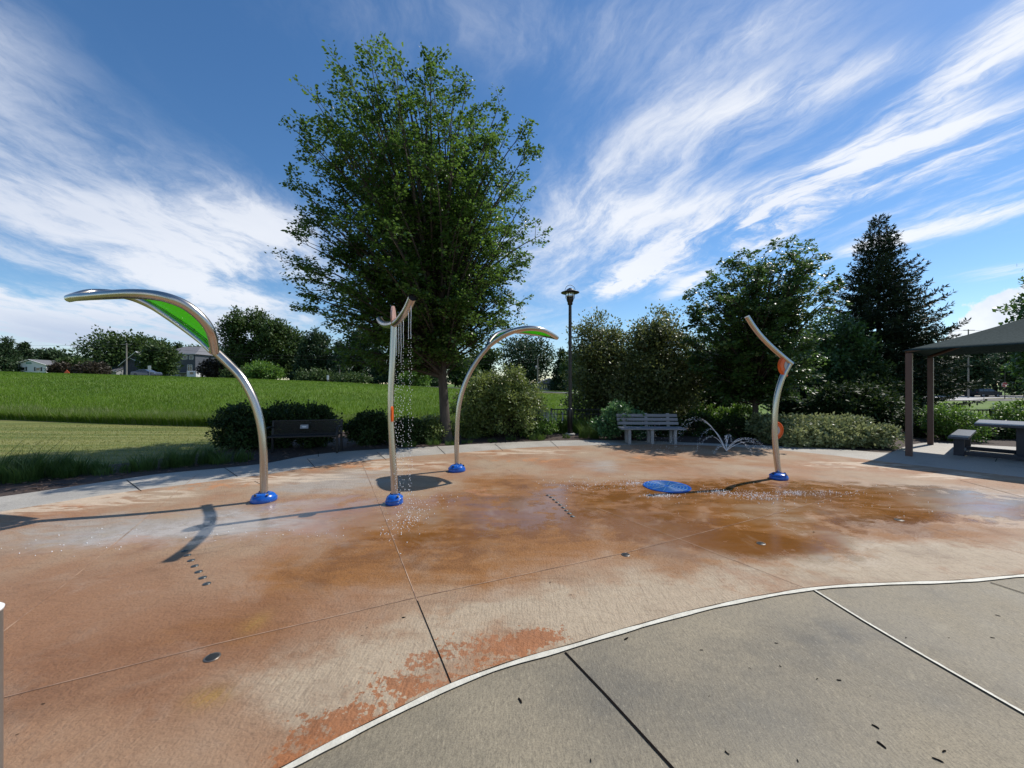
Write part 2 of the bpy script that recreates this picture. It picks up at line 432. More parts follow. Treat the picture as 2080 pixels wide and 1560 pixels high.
# ---- the stained splash pad
def pad_mat():
    m, nt, b = new_mat('stained_wet_concrete')
    tc = nt.n('ShaderNodeTexCoord').outputs['Object']; x, y, z = nt.sep(tc)
    wr = nt.n('ShaderNodeTexNoise'); nt.put(wr.inputs['Vector'], tc); wr.inputs['Scale'].default_value = .9; wr.inputs['Detail'].default_value = 6; wr.inputs['Roughness'].default_value = .62
    wx, wy, _ = nt.sep(wr.outputs['Color'])
    x2 = nt.add(x, nt.mul(nt.sub(wx, .5), 1.5)); y2 = nt.add(y, nt.mul(nt.sub(wy, .5), 1.1))
    big = nt.noise(tc, .7, 5, .6); mid = nt.noise(tc, 3.2, 7, .68); fine = nt.noise(tc, 60, 4, .7)
    rot = nt.n('ShaderNodeMapping'); nt.put(rot.inputs[0], tc); rot.inputs['Rotation'].default_value = (0, 0, math.radians(-25)); rot.inputs['Scale'].default_value = (20, 1.2, 1)
    broom = nt.noise(rot.outputs[0], 4, 3, .6)
    sw = nt.n('ShaderNodeMapping'); nt.put(sw.inputs[0], tc); sw.inputs['Rotation'].default_value = (0, 0, math.radians(20)); sw.inputs['Scale'].default_value = (.6, 2.4, 1)
    flow = nt.noise(sw.outputs[0], 2.0, 7, .62, .8)
    def bl(lst, xx=x2, yy=y2):
        t = None
        for (k, px, py, rx, ry) in lst:
            g = G(px, py); q = nt.mul(nt.blob(xx, yy, g.x, g.y, rx, ry), k); t = q if t is None else nt.add(t, q)
        return t
    tan = (.365, .262, .170); salmon = (.325, .160, .076); rust = (.268, .112, .026); deep = (.175, .068, .015); grey = (.36, .32, .275); bare = (.45, .365, .255)
    col = nt.mix(nt.ramp(big, .34, .66), tan, salmon)
    lf = bl([(.9, 150, 1250, 2.2, 1.0), (.7, 520, 1250, 1.0, .5), (.6, 300, 1450, 1.0, .5), (.7, 1180, 1090, .5, .5)])
    col = nt.mix(nt.m('MINIMUM', nt.mul(lf, .8), 1.0), col, (.285, .144, .072))
    rs = bl([(.62, 1200, 1055, 3.0, 1.25), (1.1, 1250, 1062, 1.2, .75), (1.15, 1540, 1112, .95, .5), (1.2, 1830, 1068, 1.0, .5), (1.0, 900, 1095, .9, .65), (.8, 650, 1165, .7, .5), (.75, 1420, 990, 3.2, .8),
             (.6, 1350, 938, 3.2, .9), (.6, 1050, 1010, 1.2, .7), (.55, 450, 1285, .7, .25), (.6, 1000, 975, .7, .5), (.6, 1650, 1010, 1.8, .8), (.35, 1000, 1160, .7, .4)])
    rs = nt.mul(nt.mul(rs, nt.ramp(flow, .25, .68, .65, 1.25)), nt.ramp(big, .3, .6, .75, 1.2))
    col = nt.mix(nt.ramp(rs, .2, .95, 0, .95), col, rust)
    col = nt.mix(nt.ramp(nt.mul(rs, mid), .40, .75, 0, .8), col, deep)
    gy = bl([(1.0, 660, 985, 1.1, .75), (.85, 230, 1070, 1.7, .5), (.7, 1990, 1005, 1.2, .8), (.75, 1215, 945, .6, .9), (.7, 480, 1060, 1.0, .5), (.5, 760, 960, 1.0, .7), (.45, 1560, 955, 1.0, .4), (.35, 1120, 1060, .35, .2)])  # pale greys; the far right patch paints the wet sheen into the colour
    gy = nt.mul(gy, nt.ramp(flow, .3, .65, .55, 1.2))
    col = nt.mix(nt.ramp(gy, .2, .9, 0, .9), col, grey)
    br = bl([(1.0, 720, 1350, .75, .3), (1.0, 1060, 1265, .9, .3), (1.0, 1350, 1195, 1.0, .3), (.9, 1750, 1150, 1.5, .4), (.9, 2030, 1130, 1.3, .4), (.5, 640, 1450, .5, .3), (.6, 1250, 1240, .8, .25)])
    col = nt.mix(nt.ramp(nt.mul(br, nt.ramp(mid, .3, .65, .5, 1.2)), .2, .9, 0, .85), col, bare)
    rd = bl([(.9, 440, 1292, .8, .22), (.8, 130, 1345, .7, .28), (.7, 300, 1410, .6, .16), (.6, 560, 1215, .7, .25), (.5, 160, 1180, .8, .25)])
    col = nt.mix(nt.mul(nt.m('MINIMUM', rd, 1.0), nt.ramp(mid, .3, .68, .2, .75)), col, (.195, .082, .034))
    # pale lime scale near the far rim, and the last orange coating beside it
    rim = bl([(1.0, 250, 1010, 1.2, .5), (1.0, 560, 972, 1.6, .5), (1.0, 800, 945, 1.5, .6), (1.0, 1050, 918, 2.0, .6), (.9, 60, 1030, 1.0, .4), (1.0, 1750, 945, 1.6, .5), (1.0, 1950, 968, 1.2, .4)], x, y)
    col = nt.mix(nt.ramp(nt.mul(rim, nt.ramp(flow, .35, .62, .1, 1.3)), .35, .9, 0, .8), col, (.62, .50, .37))
    och = bl([(.9, 420, 985, 1.2, .35), (.9, 700, 950, 1.2, .35), (.7, 1000, 1000, .8, .3), (.8, 1080, 935, 1.0, .3), (.6, 120, 1035, .8, .3), (.8, 1330, 930, 1.2, .4)], x, y)
    col = nt.mix(nt.ramp(nt.mul(och, nt.ramp(mid, .42, .6, 0, 1.3)), .25, .8, 0, .8), col, (.48, .215, .085))
    # peeling orange coating close to the near rim
    fl = bl([(1.25, 1000, 1315, .30, .17), (1.1, 1100, 1292, .24, .10), (1.2, 860, 1385, .36, .14), (1.05, 720, 1470, .34, .13), (1.0, 600, 1540, .30, .12), (.6, 850, 1335, .2, .1), (.45, 420, 1410, .16, .08)], x, y)
    pk = nt.noise(tc, 21, 9, .72)
    pf = nt.m('MULTIPLY', nt.ramp(nt.add(nt.mul(fl, .30), nt.mul(nt.add(nt.sub(pk, .5), nt.mul(nt.sub(mid, .5), .9)), 1.0)), .25, .28), nt.ramp(fl, .08, .25))
    col = nt.mix(nt.mul(pf, .9), col, nt.mix(fine, (.40, .15, .05), (.27, .095, .032)))
    ye = bl([(1.0, 425, 1418, .10, .07), (.7, 520, 1265, .07, .12)], x, y)
    col = nt.mix(nt.mul(ye, nt.ramp(broom, .35, .6, .2, .8)), col, (.34, .20, .04))
    col = nt.mix(nt.ramp(flow, .52, .75, 0, .3), col, nt.mix(.5, col, (.10, .045, .02)))
    col = nt.mix(nt.mul(nt.ramp(broom, .44, .72), nt.add(nt.mul(nt.m('MINIMUM', br, 1.0), .40), .10)), col, nt.mix(.62, col, (.075, .04, .022)))
    m5 = nt.noise(sw.outputs[0], 9.0, 7, .72, .3)
    col = nt.mix(nt.ramp(m5, .48, .70, 0, .42), col, nt.mix(.55, col, (.09, .042, .022)))
    col = nt.mix(nt.ramp(m5, .42, .26, 0, .30), col, nt.mix(.4, col, (.60, .42, .29)))
    col = nt.mix(nt.ramp(fine, .4, .75, 0, .32), col, nt.mix(.55, col, (.08, .045, .025)))
    speck = nt.noise(tc, 230, 2, .7)
    col = nt.mix(nt.ramp(speck, .62, .8, 0, .45), col, (.58, .46, .34))
    m2 = nt.noise(tc, 1.7, 9, .68, .5); m3 = nt.noise(sw.outputs[0], 5.0, 8, .7, .4)
    col = nt.mix(nt.ramp(m2, .50, .74, 0, .50), col, nt.mix(.62, col, (.085, .040, .020)))
    col = nt.mix(nt.ramp(m2, .46, .28, 0, .28), col, (.42, .32, .235))
    col = nt.mix(nt.ramp(m3, .55, .75, 0, .35), col, nt.mix(.6, col, (.10, .045, .02)))
    col = nt.mix(nt.ramp(nt.noise(tc, .85, 7, .66, .6), .50, .72, 0, .40), col, (.32, .24, .17))
    # the film of water: smooth and dark where it stands
    wet = bl([(1.0, 1450, 1010, 3.5, 1.6), (.9, 900, 1050, 1.6, 1.2), (.8, 600, 1040, 1.2, .8), (.9, 1950, 1020, 1.6, 1.0), (.8, 1560, 1100, 1.3, .6), (.7, 250, 1090, 1.6, .7)])
    wet = nt.mul(wet, nt.ramp(mid, .3, .6, .55, 1.1))
    wf = nt.ramp(wet, .35, .9)
    nt.put(b.inputs['Base Color'], col)
    nt.put(b.inputs['Roughness'], nt.mix(wf, (.66,)*3, nt.mix(nt.ramp(flow, .4, .6), (.22,)*3, (.10,)*3)))
    nt.put(b.inputs['Specular IOR Level'], nt.mix(wf, (.35,)*3, (.5,)*3))
    bp = nt.n('ShaderNodeBump'); bp.inputs['Distance'].default_value = .010
    nt.put(bp.inputs['Strength'], nt.ramp(wf, 0, 1, .75, .05))
    nt.put(bp.inputs['Height'], nt.add(nt.mul(nt.noise(tc, 30, 5, .62), 1.3), nt.add(nt.mul(fine, .5), nt.mul(broom, .35)))); nt.put(b.inputs['Normal'], bp.outputs[0])
    return m
near_px = [(590, 1560), (700, 1502), (800, 1452), (920, 1395), (1035, 1352), (1150, 1319), (1270, 1283), (1400, 1247), (1520, 1220), (1650, 1198), (1750, 1190), (1850, 1186), (1960, 1182), (2080, 1171)]
near_w = smooth_path([Vector((-9, -4, 0)), Vector((-4.2, -1.2, 0)), Vector((-2.2, .75, 0))]+[G(*p) for p in near_px]+[Vector((6.2, 3.6, 0)), Vector((8.5, 4.4, 0)), Vector((9.8, 5.6, 0))], 6)
far_px = [(2080, 970), (1930, 953), (1780, 936), (1690, 925), (1600, 916), (1500, 908), (1400, 904), (1300, 903), (1100, 908), (930, 920), (720, 938), (550, 962), (430, 978), (230, 1003), (0, 1040), (-300, 1090)]
far_w = smooth_path([Vector((9.8, 6.3, 0))]+[G(*p) for p in far_px]+[Vector((-11, 2.2, 0)), Vector((-11.5, -2, 0))], 6)
tag(sheet('splash_pad', near_w+far_w, .004, pad_mat()), 'wet rust stained concrete splash pad', 'splash pad', kind='structure')

def ribbon(mb, pts, w, z):
    n = len(pts); vs = []
    for i, p in enumerate(pts):
        t = (pts[min(i+1, n-1)]-pts[max(i-1, 0)]); t.z = 0; t.normalize(); s = Vector((-t.y, t.x, 0))
        ww = w[i] if isinstance(w, list) else w
        vs += [Vector((p.x, p.y, z))+s*ww/2, Vector((p.x, p.y, z))-s*ww/2]
    mb.add(vs, [(2*i, 2*i+1, 2*i+3, 2*i+2) for i in range(n-1)])
seal_m = mat('pale_sealant', (.66, .63, .53), .55, col2=(.52, .49, .40), scale=9, bump=.5, bscale=50)
dark_m = mat('dark_joint', (.010, .008, .007), 1.0, spec=.05)
rng = random.Random(5)
k = MB()
pts = resample(near_w, 260)
ribbon(k, pts, [.034+.006*math.sin(i*.9)+rng.uniform(-.004, .004) for i in range(len(pts))], .009)
j3 = resample([G(1655, 1200), G(1760, 1265), G(1850, 1318), G(2080, 1450), G(2250, 1548)], 80)
ribbon(k, j3, [.024+rng.uniform(-.004, .004) for _ in j3], .005)
tag(k.build('joint_seal', seal_m), 'pale sealant line round the near rim of the pad', 'joint seal', kind='structure')
k = MB()
ribbon(k, [p+Vector((0, .024, 0)) for p in pts], .005, .0085)                     # dark crack at the seal's outer edge
ribbon(k, [p+Vector((-.014, .010, 0)) for p in j3], .009, .006)
ribbon(k, resample([G(1148, 1326), G(1230, 1412), G(1365, 1560), G(1480, 1690)], 20), .014, .004)
ribbon(k, resample([G(848, 1222), G(918, 1394)], 12), .006, .008)
for a, c in (((2012, 1184), (2200, 1245)), ((1950, 976), (2200, 1043)), ((455, 950), (482, 968)), ((517, 978), (545, 992)), ((624, 932), (640, 950)), ((765, 918), (785, 935)), ((888, 907), (905, 923)),
             ((1005, 902), (1022, 916)), ((1118, 896), (1135, 911)), ((257, 975), (287, 998)), ((1610, 908), (1580, 914)), ((2028, 925), (2022, 938)), ((646, 917), (647, 928))):
    ribbon(k, resample([G(*a), G(*c)], 6), .011, .0055)
tag(k.build('expansion_joints', dark_m), 'dark expansion joints in the concrete', 'joints', kind='structure')
groove_m = mat('worn_groove', (.17, .085, .05), .85, col2=(.50, .33, .22), scale=4)
k = MB()
for a, c in (((735, 940), (775, 1035)), ((775, 1035), (848, 1222)), ((0, 1421), (430, 1312)), ((430, 1312), (845, 1215)), ((845, 1215), (1270, 1124)), ((1270, 1124), (1560, 1048)), ((1560, 1048), (1790, 985)), ((1640, 1197), (1380, 1096)), ((1380, 1096), (1210, 1032)),
             ((1300, 925), (1560, 985)), ((0, 1290), (130, 1190)), ((130, 1190), (300, 1050)), ((300, 1050), (400, 965)), ((965, 925), (1110, 990)), ((2200, 1160), (1790, 1045))):
    ribbon(k, resample([G(*a), G(*c)], 12), .0065, .0078)
tag(k.build('tooled_grooves', groove_m), 'tooled grooves across the stained pad', 'grooves', kind='structure')

# ---- the road and car park on the right
road_m = mat('sun_bleached_asphalt', (.36, .345, .32), .85, col2=(.44, .42, .39), scale=.6)
def drape(name, poly, mat_, dz, label):
    bm = bmesh.new()
    f = bm.faces.new([bm.verts.new((p[0], p[1], 0)) for p in poly]); bm.normal_update()
    if f.normal.z < 0: bmesh.ops.reverse_faces(bm, faces=[f])
    bmesh.ops.triangulate(bm, faces=bm.faces[:])
    for _ in range(4):
        bmesh.ops.subdivide_edges(bm, edges=[e for e in bm.edges if e.calc_length() > 5], cuts=1)
        bmesh.ops.triangulate(bm, faces=bm.faces[:])
    for v in bm.verts: v.co.z = th(v.co.x, v.co.y)+dz
    me = bpy.data.meshes.new(name); bm.to_mesh(me); bm.free(); me.materials.append(mat_)
    return tag(link(name, me), label, 'road', kind='structure')
drape('access_road', [(62, 64), (190, 64), (190, 92), (88, 92), (66, 78)], road_m, .10, 'pale road the dark suv drives along')
island_m = mat('island_grass', (.085, .10, .03), .9, col2=(.15, .13, .06), scale=2)
drape('road_island', [(80, 67), (130, 67), (130, 72.5), (92, 72.5)], island_m, .2, 'low grass island in the road')
drape('ridge_road', [(-140, 73), (12, 73), (14, 80), (-140, 80)], mat('grey_asphalt', (.10, .10, .10), .9, col2=(.14, .135, .13), scale=.5), .06, 'road along the top of the bank')
# ================================================================ plants
class Leaves:
    "gathers flat folded leaves and links them as one mesh"
    def __init__(s, seed): s.r = np.random.default_rng(seed); s.c = []; s.d = []; s.n = []; s.l = []; s.w = []
    def put(s, c, d, n, l, w):
        s.c.append(c); s.d.append(d); s.n.append(n); s.l.append(l); s.w.append(w)
    def count(s): return sum(len(q) for q in s.c)
    def build(s, name, mat, parent, fold=.22, droop=.12):
        C = np.concatenate(s.c); D = np.concatenate(s.d); N = np.concatenate(s.n); L = np.concatenate(s.l)[:, None]; W = np.concatenate(s.w)[:, None]
        D = D/(np.linalg.norm(D, axis=1, keepdims=True)+1e-9)
        B = np.cross(N, D); B = B/(np.linalg.norm(B, axis=1, keepdims=True)+1e-9)
        U = np.cross(D, B)
        v0 = C; v1 = C+D*L*.45+B*W*.5-U*W*fold; v2 = C+D*L-U*L*droop; v3 = C+D*L*.45-B*W*.5-U*W*fold
        V = np.stack([v0, v1, v2, v3], 1).reshape(-1, 3)
        i = np.arange(len(C))[:, None]*4
        T = np.concatenate([i+np.array([[0, 2, 1]]), i+np.array([[0, 3, 2]])])
        return tri_obj(name, V, T, mat, parent)
def unit(a): return a/(np.linalg.norm(a, axis=-1, keepdims=True)+1e-9)
def bez(p0, p1, p2, n):
    t = np.linspace(0, 1, n)[:, None]
    return (1-t)**2*p0+2*t*(1-t)*p1+t*t*p2

bark_m = mat('grey_brown_bark', (.045, .036, .028), .9, col2=(.085, .07, .055), scale=9, bump=.8, bscale=30, stretch=(1, 1, .25))
twig_m = mat('dark_twig', (.035, .027, .02), .9, col2=(.06, .048, .035), scale=6)

def tree(name, label, base, H, env, n_limb, n_sub, n_leaf, leaf, lm, seed, trunk_r=.18, h0=.2, lean=(0, 0), sub_len=.9, k0=.3, up=.12, droop=.12,
         cat='tree', group=None, ydepth=.85, spread=.13, split=.8, jag=.12, fork=None, hbias=None):
    """env(h01) -> (left, right) half extents in metres; limbs rise from the trunk to points on that outline, twigs leave the limbs, leaves sit along the twigs"""
    r = np.random.default_rng(seed)
    root = tag(empty(name, base), label, cat, group)
    top = np.array([lean[0], lean[1], H*split])
    def trunk(z): t = z/(H*split); return np.array([lean[0]*t**1.4, lean[1]*t**1.4, z])
    tb = MB()
    zs = np.linspace(0, H*split, 14)
    rad = [trunk_r*(1.35 if z < .02*H else 1.0)*(1-.9*(z/(H*split))**.75)+.012 for z in zs]
    wob = [np.array([.5*trunk_r*math.sin(z*1.1+seed), .5*trunk_r*math.cos(z*.8+seed), 0])*(z/(H*split)) for z in zs]
    tb.tube([Vector(trunk(z)+q) for z, q in zip(zs, wob)], rad, 10)
    tb.build('trunk', bark_m, root)
    br = MB(); lv = Leaves(seed+1)
    hs = np.linspace(h0, .985, 200); wd = np.array([sum(env(h))+1.6 for h in hs])
    if hbias: wd = wd*np.array([hbias(h) for h in hs])
    cdf = np.cumsum(wd)/wd.sum()
    for i in range(n_limb):
        h = np.interp((i+r.random())/n_limb, cdf, hs); phi = 2.399963*i+r.uniform(-.4, .4)
        l, q = env(h); cx = (q-l)/2; rx = (q+l)/2; f = (r.uniform(.84, 1.0) if r.random() < .62 else r.uniform(.35, .84))*(1+r.uniform(-jag, jag)*.6)
        e = np.array([cx+rx*f*math.cos(phi), rx*ydepth*f*math.sin(phi), h*H+r.uniform(-.1, .1)])
        hs_ = h0*H*.8+(h*H-h0*H)*k0*r.uniform(.7, 1.3)
        hs_ = min(max(hs_, .12*H if h0 > .1 else .01*H), H*split*.96)
        if h*H < hs_+.2: hs_ = max(.1*H, h*H-.3)
        s0 = trunk(hs_); dist = np.linalg.norm(e-s0)
        m = s0+(e-s0)*.42+np.array([0, 0, (.16 if h > h0+.12 else .05)*dist])+r.normal(0, .04, 3)*dist
        c = bez(s0, m, e, 9)
        r0 = min(trunk_r*.42, .018+dist*.012)
        br.tube([Vector(p) for p in c], list(np.linspace(r0, .006, 9)), 5, cap=False)
        outd = unit(e-s0)
        for j in range(n_sub):
            t = r.uniform(.28, 1.0) if j < n_sub-1 else 1.0
            k = min(int(t*8), 7); p = c[k]+(c[k+1]-c[k])*(t*8-k) if t < 1 else c[8]
            tg = unit(c[min(k+1, 8)]-c[max(k-1, 0)])
            d = unit(tg*.75+unit(r.normal(0, 1, 3)*np.array([1, 1, .55]))*.85+np.array([0, 0, up]))
            L = sub_len*r.uniform(.55, 1.25)*(1.0 if t < .99 else .8)
            q1 = p+d*L*.5+np.array([0, 0, .05*L]); q2 = p+d*L-np.array([0, 0, droop*L])
            s = bez(p, q1, q2, 5)
            br.tube([Vector(x) for x in s], list(np.linspace(.009, .003, 5)), 3, cap=False)
            n = max(3, int(n_leaf*r.uniform(.6, 1.3)))
            tt = r.uniform(.12, 1.05, n)[:, None]
            cc = (1-tt)**2*p+2*tt*(1-tt)*q1+tt*tt*q2
            side = unit(np.cross(d, [0, 0, 1.0]))*np.where(r.random(n) < .5, -1, 1)[:, None]
            off = side*np.abs(r.normal(0, spread, n))[:, None]+r.normal(0, spread*.35, (n, 3))
            dd = unit(side*.9+d*.7+r.normal(0, .35, (n, 3))+np.array([0, 0, -.25]))
            nn = unit(np.array([0, 0, 1.0])+r.normal(0, .5, (n, 3)))
            sz = leaf*r.uniform(.65, 1.25, n)
            lv.put(cc+off, dd, nn, sz, sz*r.uniform(.6, .85, n))
    br.build('branches', twig_m, root)
    lv.build('foliage', lm, root)
    return root

def shrub(name, label, base, ells, n_cl, n_leaf, leaf, lm, seed, cr=.16, stem_r=.008, cat='shrub', group=None, aspect=.6, upl=.6, trunk=None, inner=.55, loc_z=None, rough=.0, stem_every=1, nsp=.55):
    "ells = [(cx, cy, cz, rx, ry, rz)...] rounded masses of leaf clumps carried on stems from the base"
    r = np.random.default_rng(seed)
    root = tag(empty(name, base), label, cat, group)
    st = MB(); lv = Leaves(seed+1)
    vol = np.array([a[3]*a[4]+a[4]*a[5]+a[3]*a[5] for a in ells]); vol = vol/vol.sum()
    if trunk:
        th_, tr = trunk
        tb = MB(); tb.tube([Vector((0, 0, -.05)), Vector((.03*th_, 0, th_*.35)), Vector((-.02*th_, .01, th_*.7)), Vector((0, 0, th_*1.25))], [tr*1.25, tr, tr*.85, tr*.45], 8); tb.build('trunk', bark_m, root)
    for i in range(n_cl):
        a = ells[r.choice(len(ells), p=vol)]
        d = unit(r.normal(0, 1, 3)); rad = inner+(1-inner)*r.random()**.6
        if rough: rad *= 1+r.normal(0, rough)
        p = np.array(a[:3])+d*rad*np.array(a[3:])
        if p[2] < .04: p[2] = .04+abs(p[2])*.3
        if i % stem_every == 0:
            s0 = np.array([0, 0, trunk[0]*r.uniform(.55, 1.15)]) if trunk else np.array([a[0]*.8+r.normal(0, .1*a[3]), a[1]*.8+r.normal(0, .1*a[4]), 0.0])
            m = s0+(p-s0)*.45+np.array([0, 0, .18*np.linalg.norm(p-s0)])
            st.tube([Vector(x) for x in bez(s0, m, p, 5)], list(np.linspace(stem_r, stem_r*.35, 5)), 3, cap=False)
        n = max(3, int(n_leaf*r.uniform(.6, 1.4)))
        off = r.normal(0, cr*.62, (n, 3))*np.array([1, 1, .7])
        out = unit(d*.8+np.array([0, 0, upl]))
        dd = unit(out*.6+r.normal(0, .7, (n, 3))+unit(off)*.5)
        nn = unit(out+np.array([0, 0, .4])+r.normal(0, nsp, (n, 3)))
        sz = leaf*r.uniform(.6, 1.25, n)
        c = p+off; c[:, 2] = np.maximum(c[:, 2], .015)
        lv.put(c, dd, nn, sz, sz*aspect*r.uniform(.8, 1.2, n))
    st.build('stems' if not trunk else 'branches', twig_m, root)
    lv.build('foliage', lm, root)
    return root

def conifer(name, label, base, H, R, lm, seed, n_whorl=40, needle=.11, trunk_r=.16, dens=1.0, cat='tree', group=None, hb=.03, tip=.02):
    r = np.random.default_rng(seed)
    root = tag(empty(name, base), label, cat, group)
    tb = MB(); tb.tube([Vector((0, 0, -.05)), Vector((0, 0, H*.5)), Vector((.02, 0, H*.98))], [trunk_r, trunk_r*.55, .01], 8); tb.build('trunk', bark_m, root)
    br = MB(); lv = Leaves(seed)
    for wv_ in range(n_whorl):
        h = hb+(1-hb)*(wv_/n_whorl)**.93; z = h*H
        nb = r.integers(5, 8) if h < .9 else 4
        for b in range(nb):
            phi = 2*PI*(b+r.uniform(-.3, .3))/nb+wv_*1.1
            L = min(R*(1-h)**1.02+tip*H, R*.72)*r.uniform(.66, 1.14)
            dh = np.array([math.cos(phi), math.sin(phi), 0]); rise = .55*h+.05
            p0 = np.array([0, 0, z]); p2 = p0+dh*L+np.array([0, 0, L*(rise-.10)]); p1 = p0+dh*L*.55+np.array([0, 0, L*(rise*.3-.16)])
            c = bez(p0, p1, p2, 6); br.tube([Vector(x) for x in c], list(np.linspace(.018*L**.5+.004, .004, 6)), 3, cap=False)
            ns = max(3, int(L/.15*dens))
            for k in range(ns):
                t = .12+.88*(k+r.random())/ns; t = min(t, 1)
                p = (1-t)**2*p0+2*t*(1-t)*p1+t*t*p2
                tg = unit(2*(1-t)*(p1-p0)+2*t*(p2-p1))
                sd = unit(np.cross(tg, [0, 0, 1.0]))*(1 if k % 2 else -1)
                bd = unit(tg*.8+sd*.8+np.array([0, 0, r.uniform(-.28, .12)])) if k < ns-1 else tg
                bl_ = (.16+.30*L*(1-t))*r.uniform(.7, 1.2)
                n = max(5, int(bl_/needle*5.0*dens))
                s = r.uniform(0, 1, n)[:, None]
                q = p+bd*bl_*s-np.array([0, 0, .12])*bl_*s*s
                dd = unit(bd*1.0+r.normal(0, .62, (n, 3)))
                nn = unit(np.array([0, 0, 1.0])+r.normal(0, .8, (n, 3)))
                sz = needle*r.uniform(.7, 1.3, n)
                lv.put(q, dd, nn, sz, sz*.30)
    br.build('branches', twig_m, root)
    lv.build('foliage', lm, root, fold=.1, droop=0)
    return root

def blades(name, X, Y, Z, H, W, mat_, seed, lean=.35, parent=None):
    r = np.random.default_rng(seed); n = len(X)
    b = np.stack([X, Y, Z], 1); a = r.uniform(0, 2*PI, n); sd = np.stack([np.cos(a), np.sin(a), np.zeros(n)], 1)
    f = r.uniform(0, 2*PI, n); ld = np.stack([np.cos(f), np.sin(f), np.zeros(n)], 1)*(H*lean*r.random(n))[:, None]
    up = np.stack([np.zeros(n), np.zeros(n), H], 1); w = W[:, None]
    v = np.stack([b-sd*w/2, b+sd*w/2, b+up*.55+ld*.35-sd*w*.4, b+up*.55+ld*.35+sd*w*.4, b+up*.97+ld], 1).reshape(-1, 3)
    i = np.arange(n)[:, None]*5
    t = np.concatenate([i+np.array([[0, 1, 3]]), i+np.array([[0, 3, 2]]), i+np.array([[2, 3, 4]])])
    return tri_obj(name, v, t, mat_, parent)
def grass_clump(name, label, base, rad, h, n, mat_, seed, lean=.6, w=.009, cat='ornamental grass', group=None, ry=None):
    r = np.random.default_rng(seed)
    q = r.uniform(0, 2*PI, n); d = np.sqrt(r.random(n))
    X = np.cos(q)*d*rad; Y = np.sin(q)*d*(ry or rad)
    o = blades(name, X, Y, np.zeros(n), h*r.uniform(.45, 1.1, n)*(1-.35*d)*np.where(r.random(n) < .06, 1.55, 1.0), np.full(n, w)*r.uniform(.6, 1.3, n), mat_, seed, lean)
    o.location = base
    return tag(o, label, cat, group)
# ================================================================ planting
L_elm = leaf_mat('elm_leaves', (.026, .068, .013), (.080, .150, .028), .48, .36, .6)
L_maple = leaf_mat('maple_leaves', (0.031, 0.0744, 0.0186), (0.06975, 0.1318, 0.031), 0.36, 0.36, 0.6)
L_crab = leaf_mat('crabapple_leaves', (.048, .072, .020), (.140, .168, .055), .34, .42, .5)
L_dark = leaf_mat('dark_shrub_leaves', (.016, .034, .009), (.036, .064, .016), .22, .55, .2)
L_vib = leaf_mat('olive_shrub_leaves', (.080, .122, .026), (.165, .212, .060), 0.38, 0.4, 0.5)
L_bright = leaf_mat('fresh_green_leaves', (0.055, 0.1265, 0.0176), (0.11, 0.209, 0.033), .38, .42, .4)
L_cool = leaf_mat('cool_green_leaves', (.048, .125, .042), (.10, .20, .068), .34, .36, .5)
L_var = leaf_mat('pale_edged_leaves', (.065, .100, .030), (.27, .30, .14), 0.28, 0.38, 0.5)  # pale variegated tone, brightened further to stand in for leaf highlights
L_spruce = leaf_mat('spruce_needles', (.013, .026, .011), (.028, .046, .022), .08, .55, .25)
L_far = leaf_mat('far_tree_leaves', (0.0275, 0.05625, 0.015), (0.06, 0.1, 0.025), .25, .5, .3, patch=.25)
L_fard = leaf_mat('far_dark_leaves', (0.0203, 0.0435, 0.0174), (0.0406, 0.0725, 0.0261), .15, .5, .3, patch=.25)
L_purp = leaf_mat('far_purple_leaves', (.026, .022, .013), (.046, .036, .021), .2, .5, .3, patch=.25)
L_grass = leaf_mat('grass_blades', (.062, .130, .010), (.115, .190, .020), .38, .6, .2, patch=.16)
L_seed = leaf_mat('seeding_grass', (.11, .17, .036), (.22, .24, .10), .35, .5, .3)
L_lawn = leaf_mat('mown_blades', (.15, .18, .04), (.26, .255, .085), .35, .5, .3)
L_clump = leaf_mat('clump_blades', (.035, .080, .014), (.085, .14, .035), .32, .45, .4)

def tab(*rows):
    h = [r[0] for r in rows]; l = [r[1] for r in rows]; q = [r[2] for r in rows]
    return lambda v: (float(np.interp(v, h, l)), float(np.interp(v, h, q)))
def gx(px, d): return (px-CX)/F*d

def envpx(bx, d, H, rows, pad=.3):
    "outline measured off the photo -> (left, right) half extents in metres at relative height"
    k = d/F
    return tab(*sorted(((EYE+(CY-py)*k)/H, (bx-l)*k-pad, (q-bx)*k-pad) for py, l, q in rows))
# ---- the big shade tree
d = 11.4; H = EYE+(CY-150)*d/F
tree('shade_tree', 'tall spreading shade tree with dense dark green crown, tallest in the park', (gx(906, d), d, -.03), H,
     envpx(906, d, H, ((735, 690, 985), (712, 660, 1000), (690, 635, 1020), (650, 605, 1055), (600, 580, 1085), (550, 540, 1090), (510, 572, 1112), (447, 590, 1125), (393, 588, 1105), (330, 580, 1092), (285, 600, 1078), (245, 622, 1058), (209, 640, 1020), (177, 662, 975), (150, 690, 905)), .40),
     300, 10, 47, .092, L_elm, 11, trunk_r=.155, h0=.215, lean=(-.95, -.7), sub_len=.60, k0=.26, up=.16, droop=.14, spread=.10, split=.87, ydepth=.74, jag=.16)

